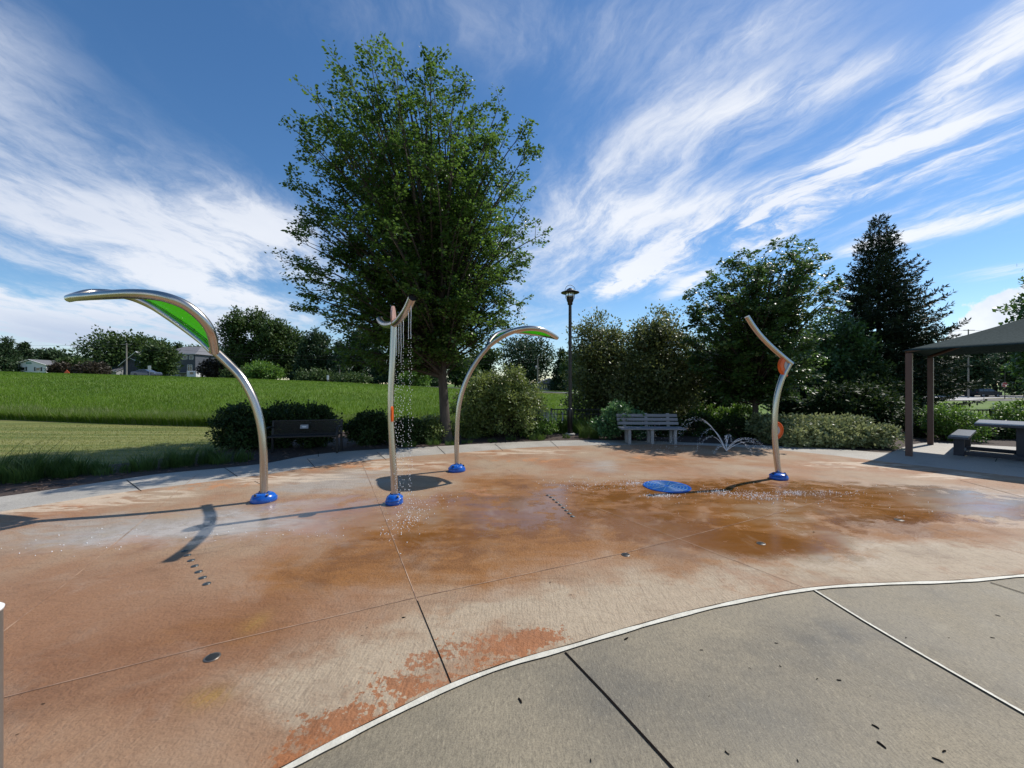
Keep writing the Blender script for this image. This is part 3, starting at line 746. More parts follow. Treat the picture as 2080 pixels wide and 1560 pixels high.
# ---- right group
d = 12.7; H = EYE+(CY-500)*d/F
tree('maple_tree', 'mid sized broad leaved tree with round crown behind the orange disc pole', (gx(1535, d), d, -.03), H,
     envpx(1535, d, H, ((790, 1440, 1620), (750, 1400, 1640), (700, 1388, 1655), (650, 1390, 1668), (600, 1395, 1690), (560, 1430, 1678), (525, 1480, 1645), (500, 1590, 1635)), .2),
     140, 9, 50, .10, L_maple, 23, trunk_r=.10, h0=.2, sub_len=.5, k0=.36, spread=.09, split=.85, ydepth=.95)
conifer('spruce_tree', 'dark pointed spruce tree left of the fabric canopy', (gx(1785, 19), 19, -.03), 10.0, 4.1, L_spruce, 31, n_whorl=54, needle=.17, dens=1.5, tip=.012)
shrub('crabapple_tree', 'bushy olive green small tree just right of the lamp post', (gx(1212, 15), 15, -.03),
      [(-.1, 0, 3.0, .85, .9, 1.0), (.45, .2, 2.6, .85, .9, 1.0), (-.35, -.2, 2.0, .75, .9, 1.0), (.5, -.4, 1.5, .9, .8, .9), (-.3, 0, .9, .75, .8, .7)], 420, 44, .105, L_crab, 41, inner=.25, cr=.24, trunk=(1.2, .08), cat='tree', rough=.09).scale = (1.11,)*3
shrub('crabapple_tree', 'olive green small tree with ragged top behind the grey bench', (gx(1335, 15), 15, -.03),
      [(0, 0, 3.15, .85, .9, 1.0), (.5, .1, 2.75, .95, .9, 1.0), (-.45, -.1, 2.4, .85, .9, 1.0), (.8, -.4, 1.8, .85, .8, .95), (-.1, -.5, 1.5, 1.05, .8, .95), (.3, 0, .9, 1.05, .8, .7)], 540, 44, .105, L_crab, 43, inner=.25, cr=.24, trunk=(1.2, .09), cat='tree', rough=.09).scale = (1.14,)*3
shrub('dense_tree', 'dark green leafy tree filling the gap between maple and spruce', (gx(1688, 18), 18, -.03),
      [(0, 0, 3.4, 1.5, 1.3, 1.7), (.9, .3, 2.6, 1.5, 1.3, 1.5), (-.8, 0, 2.3, 1.4, 1.3, 1.4), (.2, -.5, 1.3, 2.1, 1.2, 1.1)], 560, 38, .16, L_maple, 47, inner=.3, cr=.32, trunk=(1.4, .1), cat='tree', rough=.07)
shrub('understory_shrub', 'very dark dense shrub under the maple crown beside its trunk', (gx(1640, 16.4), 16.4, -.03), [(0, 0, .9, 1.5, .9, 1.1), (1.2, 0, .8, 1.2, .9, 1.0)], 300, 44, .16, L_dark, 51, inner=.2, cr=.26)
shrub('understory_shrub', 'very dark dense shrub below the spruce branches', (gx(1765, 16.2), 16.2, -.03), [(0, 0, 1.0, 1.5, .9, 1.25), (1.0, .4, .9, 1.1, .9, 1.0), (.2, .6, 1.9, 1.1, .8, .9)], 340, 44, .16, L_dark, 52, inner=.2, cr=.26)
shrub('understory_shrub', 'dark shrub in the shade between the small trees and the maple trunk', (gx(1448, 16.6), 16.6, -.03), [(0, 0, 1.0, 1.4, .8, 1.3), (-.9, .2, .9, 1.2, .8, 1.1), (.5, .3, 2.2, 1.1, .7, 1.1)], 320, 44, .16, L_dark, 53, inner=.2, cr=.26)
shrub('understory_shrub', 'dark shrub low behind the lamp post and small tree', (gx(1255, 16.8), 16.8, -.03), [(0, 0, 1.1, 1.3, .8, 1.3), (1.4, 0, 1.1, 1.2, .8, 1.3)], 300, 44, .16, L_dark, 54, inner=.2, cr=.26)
shrub('viburnum_shrub', 'large round olive shrub with upright shoots behind the far leaf sprayer', (gx(1012, 12.6), 12.6, -.03),
      [(0, 0, 1.05, 1.2, 1.05, 1.0), (.7, -.1, .95, .8, .95, .95), (-.65, 0, .9, .8, .95, .9), (.5, 0, 1.9, .38, .45, .5), (-.4, .1, 1.8, .5, .45, .48)], 600, 44, .085, L_vib, 61, inner=.35, cr=.17, rough=.05)
shrub('leafy_bush', 'fresh green broad leaved bush at the left end of the grey bench', (gx(1262, 11.9), 11.9, -.014), [(0, 0, .62, .60, .5, .52), (-.45, -.1, .4, .42, .4, .38), (.5, .1, .5, .45, .4, .45)], 190, 26, .085, L_cool, 63, cr=.11)
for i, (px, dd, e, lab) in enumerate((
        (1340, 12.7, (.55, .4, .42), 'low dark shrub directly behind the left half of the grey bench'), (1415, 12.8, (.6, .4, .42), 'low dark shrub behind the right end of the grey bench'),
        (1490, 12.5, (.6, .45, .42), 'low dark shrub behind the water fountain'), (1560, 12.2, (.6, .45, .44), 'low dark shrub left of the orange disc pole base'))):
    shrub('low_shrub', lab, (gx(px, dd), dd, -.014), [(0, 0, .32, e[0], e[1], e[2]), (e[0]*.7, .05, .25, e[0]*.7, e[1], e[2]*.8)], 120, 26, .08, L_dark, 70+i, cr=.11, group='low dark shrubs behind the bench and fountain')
for i, (px, dd, hh, lab) in enumerate(((1432, 13.9, .95, 'tall sunlit leafy perennial behind the bench, left of two'), (1512, 13.9, 1.0, 'sunlit yellow green perennial left of the maple trunk'), (1470, 14.1, .8, 'sunlit leafy perennial between two taller ones'))):
    shrub('perennial', lab, (gx(px, dd), dd, -.014), [(0, 0, hh*.55, .38, .3, hh*.5)], 60, 26, .10, L_bright, 80+i, cr=.12, cat='plant')
shrub('understory_shrub', 'very dark dense shrub between maple trunk and spruce, behind the hedge', (gx(1710, 14.6), 14.6, -.03), [(0, 0, .8, 1.3, .7, .95), (1.1, 0, .75, 1.0, .7, .9)], 320, 44, .15, L_dark, 55, inner=.2, cr=.25)
# pale edged hedge
hx0, hx1 = 7.35, 10.15
for i in range(6):
    t = (i+.5)/6; hx = hx0+(hx1-hx0)*t; hy = 10.95-.30*t
    shrub('hedge_shrub', ['pale edged hedge shrub nearest the orange disc pole', 'second pale edged hedge shrub from the orange disc pole', 'third pale edged hedge shrub from the orange disc pole', 'third pale edged hedge shrub from the brown canopy post',
          'second pale edged hedge shrub from the brown canopy post', 'pale edged hedge shrub beside the brown canopy post'][i], (hx, hy, -.014),
          [(0, .1, .36, .42, .62, .36), (.15, -.35, .25, .36, .36, .26), (-.1, .5, .45, .36, .4, .34)], 190, 34, .095, L_var, 90+i, cr=.10, group='pale edged hedge by the canopy', nsp=.7)
# left dark shrubs
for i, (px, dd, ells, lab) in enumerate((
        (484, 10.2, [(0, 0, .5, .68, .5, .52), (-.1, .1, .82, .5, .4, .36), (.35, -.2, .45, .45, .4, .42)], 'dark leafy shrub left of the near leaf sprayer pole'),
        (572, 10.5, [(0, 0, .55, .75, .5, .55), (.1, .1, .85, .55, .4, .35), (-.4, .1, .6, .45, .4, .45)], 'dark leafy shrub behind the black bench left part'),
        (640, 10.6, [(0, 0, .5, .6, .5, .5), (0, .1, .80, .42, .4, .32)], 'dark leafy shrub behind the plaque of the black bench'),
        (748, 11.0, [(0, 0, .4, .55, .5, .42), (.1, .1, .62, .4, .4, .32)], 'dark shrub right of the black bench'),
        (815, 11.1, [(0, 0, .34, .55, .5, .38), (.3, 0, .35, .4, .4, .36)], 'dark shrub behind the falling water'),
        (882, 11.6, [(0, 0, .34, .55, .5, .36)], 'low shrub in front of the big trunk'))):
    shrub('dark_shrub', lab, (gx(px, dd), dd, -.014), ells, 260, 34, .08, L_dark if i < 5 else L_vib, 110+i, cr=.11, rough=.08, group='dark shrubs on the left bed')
for i, (px, dd, ells, L, lab) in enumerate((
        (960, 12.4, [(0, 0, .22, .4, .35, .24)], L_vib, 'small rounded shrub at the foot of the big olive shrub'),
        (1935, 11.7, [(0, 0, .55, .62, .5, .58), (.4, -.1, .4, .45, .4, .42), (-.35, 0, .6, .4, .4, .5)], L_bright, 'bright green bush behind the picnic bench'),
        (2085, 12.2, [(0, 0, .6, .75, .6, .62), (-.45, 0, .5, .5, .4, .48)], L_bright, 'bright green bush at the edge behind the picnic table'),
        (1866, 12.6, [(0, 0, .4, .55, .5, .5)], L_dark, 'dark shrub between the two brown canopy posts'),
        (2010, 12.2, [(0, 0, .25, .9, .4, .3)], L_dark, 'low dark shrub under the picnic table line'))):
    shrub('bed_shrub', lab, (gx(px, dd), dd, -.014), ells, 170, 26, .08, L, 120+i, cr=.12, rough=.06)
# catmint with blue spikes
cm = shrub('catmint', 'catmint mound with grey blue flower spikes left of the lamp post', (gx(1098, 12.5), 12.5, -.014), [(0, 0, .42, .55, .45, .42), (-.3, -.1, .3, .4, .3, .32)], 150, 30, .06, L_bright, 131, cr=.10, cat='plant')
fl_m = mat('catmint_blue', (.16, .17, .30), .8, col2=(.24, .25, .36), scale=30)
r = np.random.default_rng(5); n = 260
o = blades('blossoms', r.normal(0, .26, n), r.normal(0, .2, n), np.full(n, .55), r.uniform(.2, .42, n), np.full(n, .012), fl_m, 7, .5, cm)
# grass clumps
gl = 'grass clumps in the mulch bed'
for i, (px, py, rad, h, n, w, lab) in enumerate((
        (18, 972, .55, .58, 900, .012, 'wide tufted grass clump at the far end of the bed, beside the frame edge'), (92, 968, .5, .55, 800, .012, 'tufted grass clump second along the left bed'),
        (165, 962, .35, .36, 400, .012, 'small sparse grass clump with bare mulch on both sides'), (322, 948, .42, .42, 620, .011, 'grass clump left of the near leaf sprayer, further one'),
        (398, 940, .45, .48, 700, .011, 'grass clump touching the dark shrub left of the near leaf sprayer'), (470, 936, .4, .34, 500, .011, 'short grass clump in front of the dark shrub'),
        (238, 958, .34, .24, 300, .011, 'low sparse grass tuft between the left clumps, on bare mulch'), (1037, 893, .16, .17, 220, .008, 'tiny grass tuft right of the far leaf sprayer pole'), (1090, 892, .26, .30, 420, .008, 'round grass tuft in front of the catmint'),
        (880, 902, .2, .25, 300, .008, 'grass tuft just left of the far leaf sprayer pole'), (915, 903, .16, .2, 200, .008, 'grass tuft hidden behind the far leaf sprayer pole'),
        (830, 906, .2, .24, 260, .008, 'grass tuft behind the falling water'), (948, 899, .16, .16, 200, .008, 'low grass tuft between the far pole and the olive shrub'),
        (1196, 888, .34, .62, 700, .008, 'tall fountain grass right of the lamp post'), (1150, 889, .12, .2, 160, .008, 'small grass tuft at the lamp post base'),
        (1000, 897, .14, .14, 160, .008, 'low grass tuft in front of the olive shrub'))):
    g = G(px, py); grass_clump('grass_clump', lab, (g.x, g.y, -.014), rad, h, n, L_clump, 200+i, w=w, group=gl)
# field and lawn blades
r = np.random.default_rng(77)
n = 190000; px = r.uniform(-80, 1215, n)
def edge_y(x): return np.maximum(13.25-.19*x, 13.3)
u_ = (px-CX)/F; y0 = np.maximum(13.25/(1+.19*u_), 13.3)
dy = 55*r.random(n)**2.6; yy = y0+.05+dy; xx = u_*yy
band = dy < 2.6*(.55+.45*np.sin(xx*.7)**2)
hh = np.where(band, r.uniform(.22, .55, n), r.uniform(.08, .22, n))
sel = r.random(n) < np.where(band, np.where(dy > 1.0, .45, .15), .05)
for nm, q, m_ in (('tall_grass', ~sel, L_grass), ('seeding_grass', sel, L_seed)):
    tag(blades(nm, xx[q], yy[q], terrain_h(xx[q], yy[q]), hh[q]*(1.15 if nm[0] == 's' else 1), .008+.0006*yy[q], m_, 78, .5), 'uncut tall grass on the bank' if nm[0] == 't' else 'pale seed heads of the uncut grass', 'grass', kind='stuff')
n = 26000; yy = 7.2+10.5*r.random(n)**.9; px = r.uniform(-80, 560, n); xx = (px-CX)/F*yy
q = ((CY+EYE*F/yy) < np.interp(px, [p[0] for p in bed], [p[1] for p in bed])+2) & (yy < edge_y(xx)); xx, yy = xx[q], yy[q]; n = len(xx)
tag(blades('lawn_grass', xx, yy, terrain_h(xx, yy), r.uniform(.02, .045, n), np.full(n, .012), L_lawn, 79, .8), 'short mown lawn grass on the left', 'grass', kind='stuff')
# bark chips lying on the bed
r = np.random.default_rng(15); k = MB(); rr = random.Random(3)
bx = []
for _ in range(1900):
    px = rr.uniform(-20, 1240); py = rr.uniform(868, 1012)
    yo = np.interp(px, [p[0] for p in outer], [p[1] for p in outer]); yi = np.interp(px, [p[0] for p in bed], [p[1] for p in bed])
    if not (yi+4 < py < yo-1.5): continue
    g = G(px, py); R = Matrix.Rotation(rr.uniform(0, 6.3), 3, 'Z') @ Matrix.Rotation(rr.uniform(-.5, .5), 3, 'X')
    k.box((g.x, g.y, rr.uniform(-.006, .014)), (rr.uniform(.03, .09), rr.uniform(.012, .03), .008), R)
tag(k.build('bark_chips', mat('bark_chips', (.06, .036, .025), .9, col2=(.19, .13, .10), scale=5)), 'loose bark chips on the planting bed', 'mulch', kind='stuff')

# ---- far trees, each a thing
def far(px, d, top, hw, style, label, seed, name='far_tree', L=None, base_h=None):
    x = gx(px, d); z0 = th(x, d)-.1; H = EYE-(top-CY)/F*d-z0; w = hw/F*d
    if style == 'round':
        e = [(0, 0, H*.58, w*.95, w*.9, H*.40), (-w*.45, 0, H*.5, w*.6, w*.6, H*.33), (w*.45, 0, H*.52, w*.58, w*.6, H*.33), (w*.1, 0, H*.78, w*.6, w*.6, H*.22), (0, 0, H*.3, w*.75, w*.7, H*.22)]
        return shrub(name, label, (x, d, z0), e, 300, 26, max(.40, d*.0072), L or L_far, seed, inner=.3, cr=w*.20, stem_r=.03, trunk=(H*.3, .03*H), cat='tree', rough=.07, stem_every=3, upl=.7)
    if style == 'tall':
        rr = random.Random(seed)
        e = [(rr.uniform(-.45, .45)*w, rr.uniform(-.4, .4)*w, H*hh, w*(1.0-.55*abs(hh-.45)), w*.8, H*.17) for hh in (.2, .35, .5, .65, .78, .87)]
        return shrub(name, label, (x, d, z0), e, 300, 26, max(.40, d*.0070), L or L_far, seed, inner=.2, cr=w*.24, stem_r=.03, trunk=(H*.3, .02*H), cat='tree', rough=.10, stem_every=3, upl=1.3)
    if style == 'cone':
        e = [(0, 0, H*hh, max(.25, w*(1.06-hh)), max(.25, w*(1.06-hh)), H*.09) for hh in (.12, .24, .36, .48, .6, .71, .81, .9, .96)]
        return shrub(name, label, (x, d, z0), e, 320, 24, max(.40, d*.0068), L or L_fard, seed, inner=.2, cr=w*.16, stem_r=.025, trunk=(H*.15, .016*H), cat='tree', rough=.09, stem_every=4, upl=.2, aspect=.4)
    e = [(0, 0, H*.5, w, w*.8, H*.5), (-w*.5, 0, H*.4, w*.6, w*.6, H*.4), (w*.5, 0, H*.42, w*.6, w*.6, H*.4)]
    return shrub(name, label, (x, d, z0), e, 220, 24, max(.28, d*.0055), L or L_far, seed, inner=.2, cr=w*.2, stem_r=.02, cat='shrub', rough=.07, stem_every=3)
FAR = [
    (14, 104, 690, 30, 'cone', 'dark conifer behind the white house, at the very left end', L_fard), (50, 108, 697, 24, 'cone', 'dark conifer rising directly above the white house', L_fard), (-40, 110, 700, 40, 'round', 'broad dark tree left of the white house', L_far),
    (92, 122, 711, 36, 'round', 'dark round tree behind the right side of the white house', L_fard), (132, 130, 722, 34, 'round', 'small far round tree just right of the white house', L_fard),
    (124, 100, 738, 18, 'bush', 'dark reddish bush beside the white house', L_purp), (186, 98, 736, 27, 'bush', 'purple brown low tree over the long low roof', L_purp), (150, 112, 728, 26, 'round', 'far green tree between the white house and the purple tree', L_far),
    (232, 124, 674, 62, 'round', 'huge round dark tree behind the utility pole', L_far), (324, 96, 694, 33, 'round', 'round tree standing in front of the grey houses', L_far), (292, 128, 683, 46, 'round', 'broad tree behind the dark gabled house', L_far),
    (362, 135, 700, 26, 'cone', 'far conifer behind the two storey grey house', L_fard), (395, 130, 706, 28, 'tall', 'far tree right of the two storey grey house', L_far), (425, 122, 708, 30, 'tall', 'dark tree behind the tan house', L_fard), (436, 92, 728, 26, 'bush', 'small dark tree in front of the tan house', L_purp),
    (480, 93, 636, 30, 'tall', 'tall upright cottonwood, leftmost stem of the tall trio', L_far), (518, 96, 630, 34, 'tall', 'tall upright cottonwood, middle of the tall trio', L_far), (556, 94, 652, 30, 'tall', 'tall upright cottonwood, rightmost of the tall trio', L_far),
    (535, 80, 736, 32, 'bush', 'bright green bush at the foot of the tall cottonwoods', L_bright), (480, 82, 748, 24, 'bush', 'mid green bush beside the tan house', L_far), (590, 98, 668, 34, 'tall', 'mid height tree right of the cottonwood trio', L_far),
    (618, 88, 688, 26, 'cone', 'dark conifer, first of the dense row from the cottonwoods', L_fard), (652, 90, 672, 28, 'tall', 'dark tree, second of the dense row from the cottonwoods', L_fard), (690, 88, 690, 28, 'cone', 'dark conifer, third of the dense row, behind the short white post', L_fard),
    (728, 92, 668, 30, 'tall', 'dark tree, fourth of the dense row, left of the curved shower pole', L_fard), (766, 88, 688, 28, 'cone', 'dark conifer just left of the curved shower pole', L_fard), (806, 90, 676, 28, 'cone', 'dark conifer seen behind the falling water', L_fard), (846, 88, 684, 28, 'tall', 'dark tree between the falling water and the big trunk', L_fard),
    (884, 90, 692, 26, 'cone', 'dark conifer directly behind the big trunk', L_fard), (640, 78, 752, 34, 'bush', 'green bush at the foot of the dense row, left one', L_far), (712, 78, 760, 34, 'bush', 'low green bush at the foot of the dense row, right one', L_far), (840, 78, 752, 28, 'bush', 'pale green bush beyond the meadow right of the falling water', L_bright),
    (940, 96, 728, 30, 'round', 'green tree behind the far leaf sprayer pole', L_far), (985, 104, 712, 30, 'tall', 'tree behind the big olive shrub, left one', L_far), (1070, 112, 676, 58, 'round', 'massive dark tree behind the small gabled house', L_fard), (1140, 100, 712, 26, 'cone', 'dark conifer left of the lamp post', L_fard), (1168, 92, 720, 28, 'tall', 'far tree right behind the lamp post', L_far),
    (1290, 70, 690, 60, 'round', 'far dark tree showing between the two small olive trees', L_far), (1440, 70, 690, 60, 'round', 'far tree hidden behind the left side of the maple', L_far), (1600, 66, 690, 60, 'round', 'far tree hidden behind the maple trunk', L_fard), (1720, 62, 700, 50, 'round', 'far tree showing below the spruce', L_far), (1850, 66, 705, 40, 'round', 'far tree behind the front canopy post', L_far),
    (1912, 92, 718, 36, 'round', 'sunlit far tree right of the rear canopy post', L_bright), (1965, 86, 690, 44, 'round', 'dark far tree above the dark suv', L_fard), (2020, 98, 684, 44, 'round', 'dark far tree left of the red stop sign', L_fard), (2085, 84, 690, 48, 'round', 'dark far tree behind the red stop sign', L_fard), (2075, 96, 742, 30, 'bush', 'light green bush right of the red stop sign', L_far),
    (1938, 96, 762, 26, 'bush', 'green bush left of the dark suv', L_far), (2140, 84, 690, 50, 'round', 'dark far tree beyond the edge of the canopy', L_fard)]
for i, (px, d, top, hw, stl, lab, L) in enumerate(FAR): far(px, d, top, hw, stl, lab, 300+i*3, L=L, name={'cone': 'far_conifer', 'bush': 'far_bush'}.get(stl, 'far_tree'))
far(2122, 36, 530, 56, 'round', 'tall tree leaning in above the canopy at the right edge', 911, name='oak_tree', L=L_maple)
# ================================================================ splash features
steel = mat('brushed_stainless', (.58, .53, .46), .26, 1.0, col2=(.47, .42, .36), scale=3, bump=.06, bscale=160, stretch=(1, 1, .05))
blue_m = mat('glossy_blue_plastic', (.004, .105, .50), .26, spec=.5, coat=.2, col2=(.006, .08, .38), scale=9, bump=.15, bscale=40)
def green_panel_mat():
    m, nt, b = new_mat('lime_green_acrylic')
    b.inputs['Base Color'].default_value = (.10, .42, .008, 1); b.inputs['Roughness'].default_value = .25
    tr = nt.n('ShaderNodeBsdfTranslucent'); tr.inputs['Color'].default_value = (.20, .75, .01, 1)
    mx = nt.n('ShaderNodeMixShader'); mx.inputs[0].default_value = .5
    nt.put(mx.inputs[1], b.outputs[0]); nt.put(mx.inputs[2], tr.outputs[0])
    nt.put(m.node_tree.nodes['Material Output'].inputs['Surface'], mx.outputs[0])
    return m
lime = green_panel_mat()
orange_m = mat('orange_plastic', (.78, .13, .012), .35, spec=.5, col2=(.66, .10, .01), scale=8)
black_in = mat('hollow_shade', (.006, .006, .006), .9)
bolt_m = mat('dark_bolt', (.03, .03, .03), .5)

def collar(parent, base, r=.165, h=.125, seed=0):
    k = MB()
    k.lathe((base.x, base.y, .002), [(r*.98, 0), (r*1.02, .018), (r*1.0, .045), (r*.93, h*.60), (r*.80, h*.82), (r*.60, h*.96), (r*.42, h), (r*.40, h-.01)], 40,
            wob=lambda q, z: 1+.02*math.sin(2*q+seed+z*12))
    o = k.build('base_collar', blue_m, parent)
    s = MB()                                               # the raised swirl lip winding round the collar
    pts = [Vector((base.x+math.cos(q)*r*(1.0-.30*(q/5.2)), base.y+math.sin(q)*r*(1.0-.30*(q/5.2)), .045+h*.52*(q/5.2))) for q in np.linspace(0, 5.2, 40)]
    pts = [Vector((base.x+(p.x-base.x)*math.cos(seed)-(p.y-base.y)*math.sin(seed), base.y+(p.x-base.x)*math.sin(seed)+(p.y-base.y)*math.cos(seed), p.z)) for p in pts]
    s.tube(pts, [.004+.016*math.sin(PI*i/39)**.6 for i in range(40)], 8); s.build('swirl_lip', blue_m, o)
    for q in (2.1+seed, 4.0+seed, 5.2+seed):
        b = MB(); b.tube([Vector((base.x+math.cos(q)*r*.72, base.y+math.sin(q)*r*.72, h*.80)), Vector((base.x+math.cos(q)*r*.86, base.y+math.sin(q)*r*.86, h*.98))], .016, 8); b.build('bolt_recess', bolt_m, o)
    return o

def leaf_sprayer(name, label, base_px, pole, near, far_, rp, rl, lo, hi, seed, lift=.75):
    base = G(*base_px); root = tag(empty(name, base), label, 'water feature')
    D = lambda q: P(*q)-base
    pp = resample(smooth_path([D(q) for q in pole], 10), 60)
    k = MB(); k.tube(pp, [rp[0]+(rp[1]-rp[0])*i/59 for i in range(60)], 20); k.build('pole', steel, root)
    A = resample(smooth_path([D(q) for q in near], 10), 64); B = resample(smooth_path([D(q) for q in far_], 10), 64)
    for pth in (A, B):
        k = MB(); k.tube(pth, [rl*(.82+.18*math.sin(PI*min(1, i/50))) for i in range(64)], 18)
        k.blob(pth[-1], rl*.9); k.build('leaf_frame', steel, root)
    # panel slung between the two frame pipes, arched upward
    top = []; n = 40; mrow = 8
    for i in range(n):
        t = lo+(hi-lo)*i/(n-1); a = A[int(t*63)].lerp(A[min(int(t*63)+1, 63)], t*63-int(t*63)); b_ = B[int(t*63)].lerp(B[min(int(t*63)+1, 63)], t*63-int(t*63))
        wdt = (b_-a).length; mrg = min(.45, (rl*.9)/max(wdt, .01))
        for j in range(mrow):
            s = mrg+(1-2*mrg)*j/(mrow-1)
            top.append(a.lerp(b_, s)+Vector((0, 0, rl*lift+.05*wdt*math.sin(PI*s))))
    k = MB(); th_k = .012
    vs = top+[p-Vector((0, 0, th_k)) for p in top]; off = n*mrow; fs = []
    for i in range(n-1):
        for j in range(mrow-1):
            a0 = i*mrow+j; fs.append((a0, a0+1, a0+mrow+1, a0+mrow)); fs.append((off+a0+mrow, off+a0+mrow+1, off+a0+1, off+a0))
    for i in range(n-1):
        for j in (0, mrow-1):
            a0 = i*mrow+j; fs.append((a0, a0+mrow, off+a0+mrow, off+a0))
    k.add(vs, fs, True); k.build('green_panel', lime, root)
    if lo < .2:                                   # flange strip along the farther pipe, added for the bright sunlit seam
        k = MB(); fl_ = [top[i*mrow+mrow-1] for i in range(n)]
        k.tube([p-Vector((0, 0, .012)) for p in fl_], .016, 8); k.build('lit_panel_edge', lime, root)
    for i in range(4, n-3, 8):
        for j in (0, mrow-1):
            k = MB(); p = top[i*mrow+j]; q = top[i*mrow+(1 if j == 0 else mrow-2)]; e = (p-q).normalized()
            k.tube([p-e*.02, p+e*rl*.7], .012, 6); k.build('panel_clip', bolt_m, root)
    o = collar(root, Vector((0, 0, 0)), seed=seed)
    return root

d0 = 5.58
leaf_sprayer('leaf_sprayer', 'near stainless leaf shaped water sprayer with lime green panel arching to the left', (536, 1018),
    [(536, 1010, d0), (536, 960, d0), (534.5, 905, d0), (528, 855, d0), (513, 807, d0), (491, 768, d0), (466, 741, d0), (438, 714, d0-.02), (433, 706, d0-.02)],
    [(437, 716, 5.52), (429, 676, 5.36), (411, 648, 5.26), (380, 622, 5.16), (346, 607, 5.08), (310, 599.5, 5.05), (265, 597, 5.07), (220, 599, 5.14), (180, 602, 5.25), (152, 604, 5.38), (141, 606, 5.48)],
    [(433, 714, 5.62), (412, 693, 5.78), (379, 667, 5.95), (345, 643, 6.06), (310, 621, 6.12), (272, 605, 6.12), (236, 597, 6.06), (205, 594, 5.98), (178, 595, 5.84), (155, 601, 5.65), (141, 606, 5.48)],
    (.050, .060), .066, .03, .60, .4)
d1 = 7.59
leaf_sprayer('leaf_sprayer', 'far stainless leaf shaped water sprayer arching to the right by the big olive shrub', (928, 957),
    [(928, 950, d1), (927.5, 900, d1), (930, 845, d1), (937, 803, d1), (952, 762, d1), (973, 727, d1), (992, 704, d1), (998, 698, d1)],
    [(992, 704, d1-.06), (1010, 690, 7.40), (1030, 678, 7.26), (1052, 670, 7.16), (1075, 667, 7.14), (1097, 669, 7.2), (1115, 676, 7.36), (1131, 686, 7.55)],
    [(990, 706, d1+.05), (996, 692, 7.78), (1010, 679, 7.98), (1030, 673, 8.12), (1052, 673, 8.18), (1075, 676, 8.14), (1100, 680, 8.0), (1117, 683, 7.8), (1131, 686, 7.55)],
    (.046, .050), .052, .21, .86, 2.2, -.35)

# ---- curved shower pole with water falling from a cut open pipe
base = G(801, 1023); root = tag(empty('shower_pole', base), 'slim stainless shower pole with open curved pipe on top, in front of the big tree', 'water feature')
D = lambda px, py, d: P(px, py, d)-base
pp = resample(smooth_path([D(801.5, 1015, 5.49), D(800.5, 970, 5.49), (D(796.5, 905, 5.5)), D(794, 850, 5.51), D(794, 800, 5.52), D(797, 740, 5.53), D(799, 690, 5.54), D(800, 662, 5.54)], 8), 50)
k = MB(); k.tube(pp, [.048-.006*i/49 for i in range(50)], 18); k.build('pole', steel, root)
arc = resample(smooth_path([D(771, 649, 6.45), D(776, 656, 6.2), D(785, 660, 5.95), D(797, 659, 5.62), D(809, 652, 5.34), D(822, 636, 5.04), D(831, 620, 4.86), D(838, 604, 4.72)], 8), 50)
k = MB(); n = 20
ring = []
k.tube(arc, .052, n, cap=False); k.build('shower_pipe', steel, root)
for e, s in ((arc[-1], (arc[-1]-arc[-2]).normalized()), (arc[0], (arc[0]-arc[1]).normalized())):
    k = MB(); k.tube([e-s*.03, e-s*.028], .050, n); k.build('opening_shade', black_in, root)  # black disc paints the shade inside the open pipe end
pink_m = mat('faded_pink_plate', (.46, .30, .26), .5, col2=(.40, .22, .17), scale=12)
R = Matrix.Rotation(math.radians(57+38), 3, 'Z')
k = MB(); k.prism([(.13*math.cos(q), .16*math.sin(q)) for q in np.linspace(0, 2*PI, 25)[:-1]], -.012, .012, Matrix.Translation(D(799, 644, 5.56)) @ R.to_4x4()); o = k.build('fin_plate', pink_m, root)
for s in (-1, 1):
    k = MB(); k.tube([D(799, 649, 5.56)+R @ Vector((.025*s, -.02, 0)), D(799, 649, 5.56)+R @ Vector((.025*s, .02, 0))], .010, 8); k.build('bolt', bolt_m, o)
k = MB(); k.prism([(.075*math.cos(q), .11*math.sin(q)) for q in np.linspace(0, 2*PI, 25)[:-1]], -.012, .012, Matrix.Translation(D(796.5, 841, 5.45)) @ Matrix.Rotation(math.radians(57+42), 4, 'Z')); k.build('orange_plate', orange_m, root)
collar(root, Vector((0, 0, 0)), r=.125, h=.135, seed=3.4)
nozz = []
for i in range(8): nozz.append(arc[26+i*3]+base-Vector((0, 0, .052)))

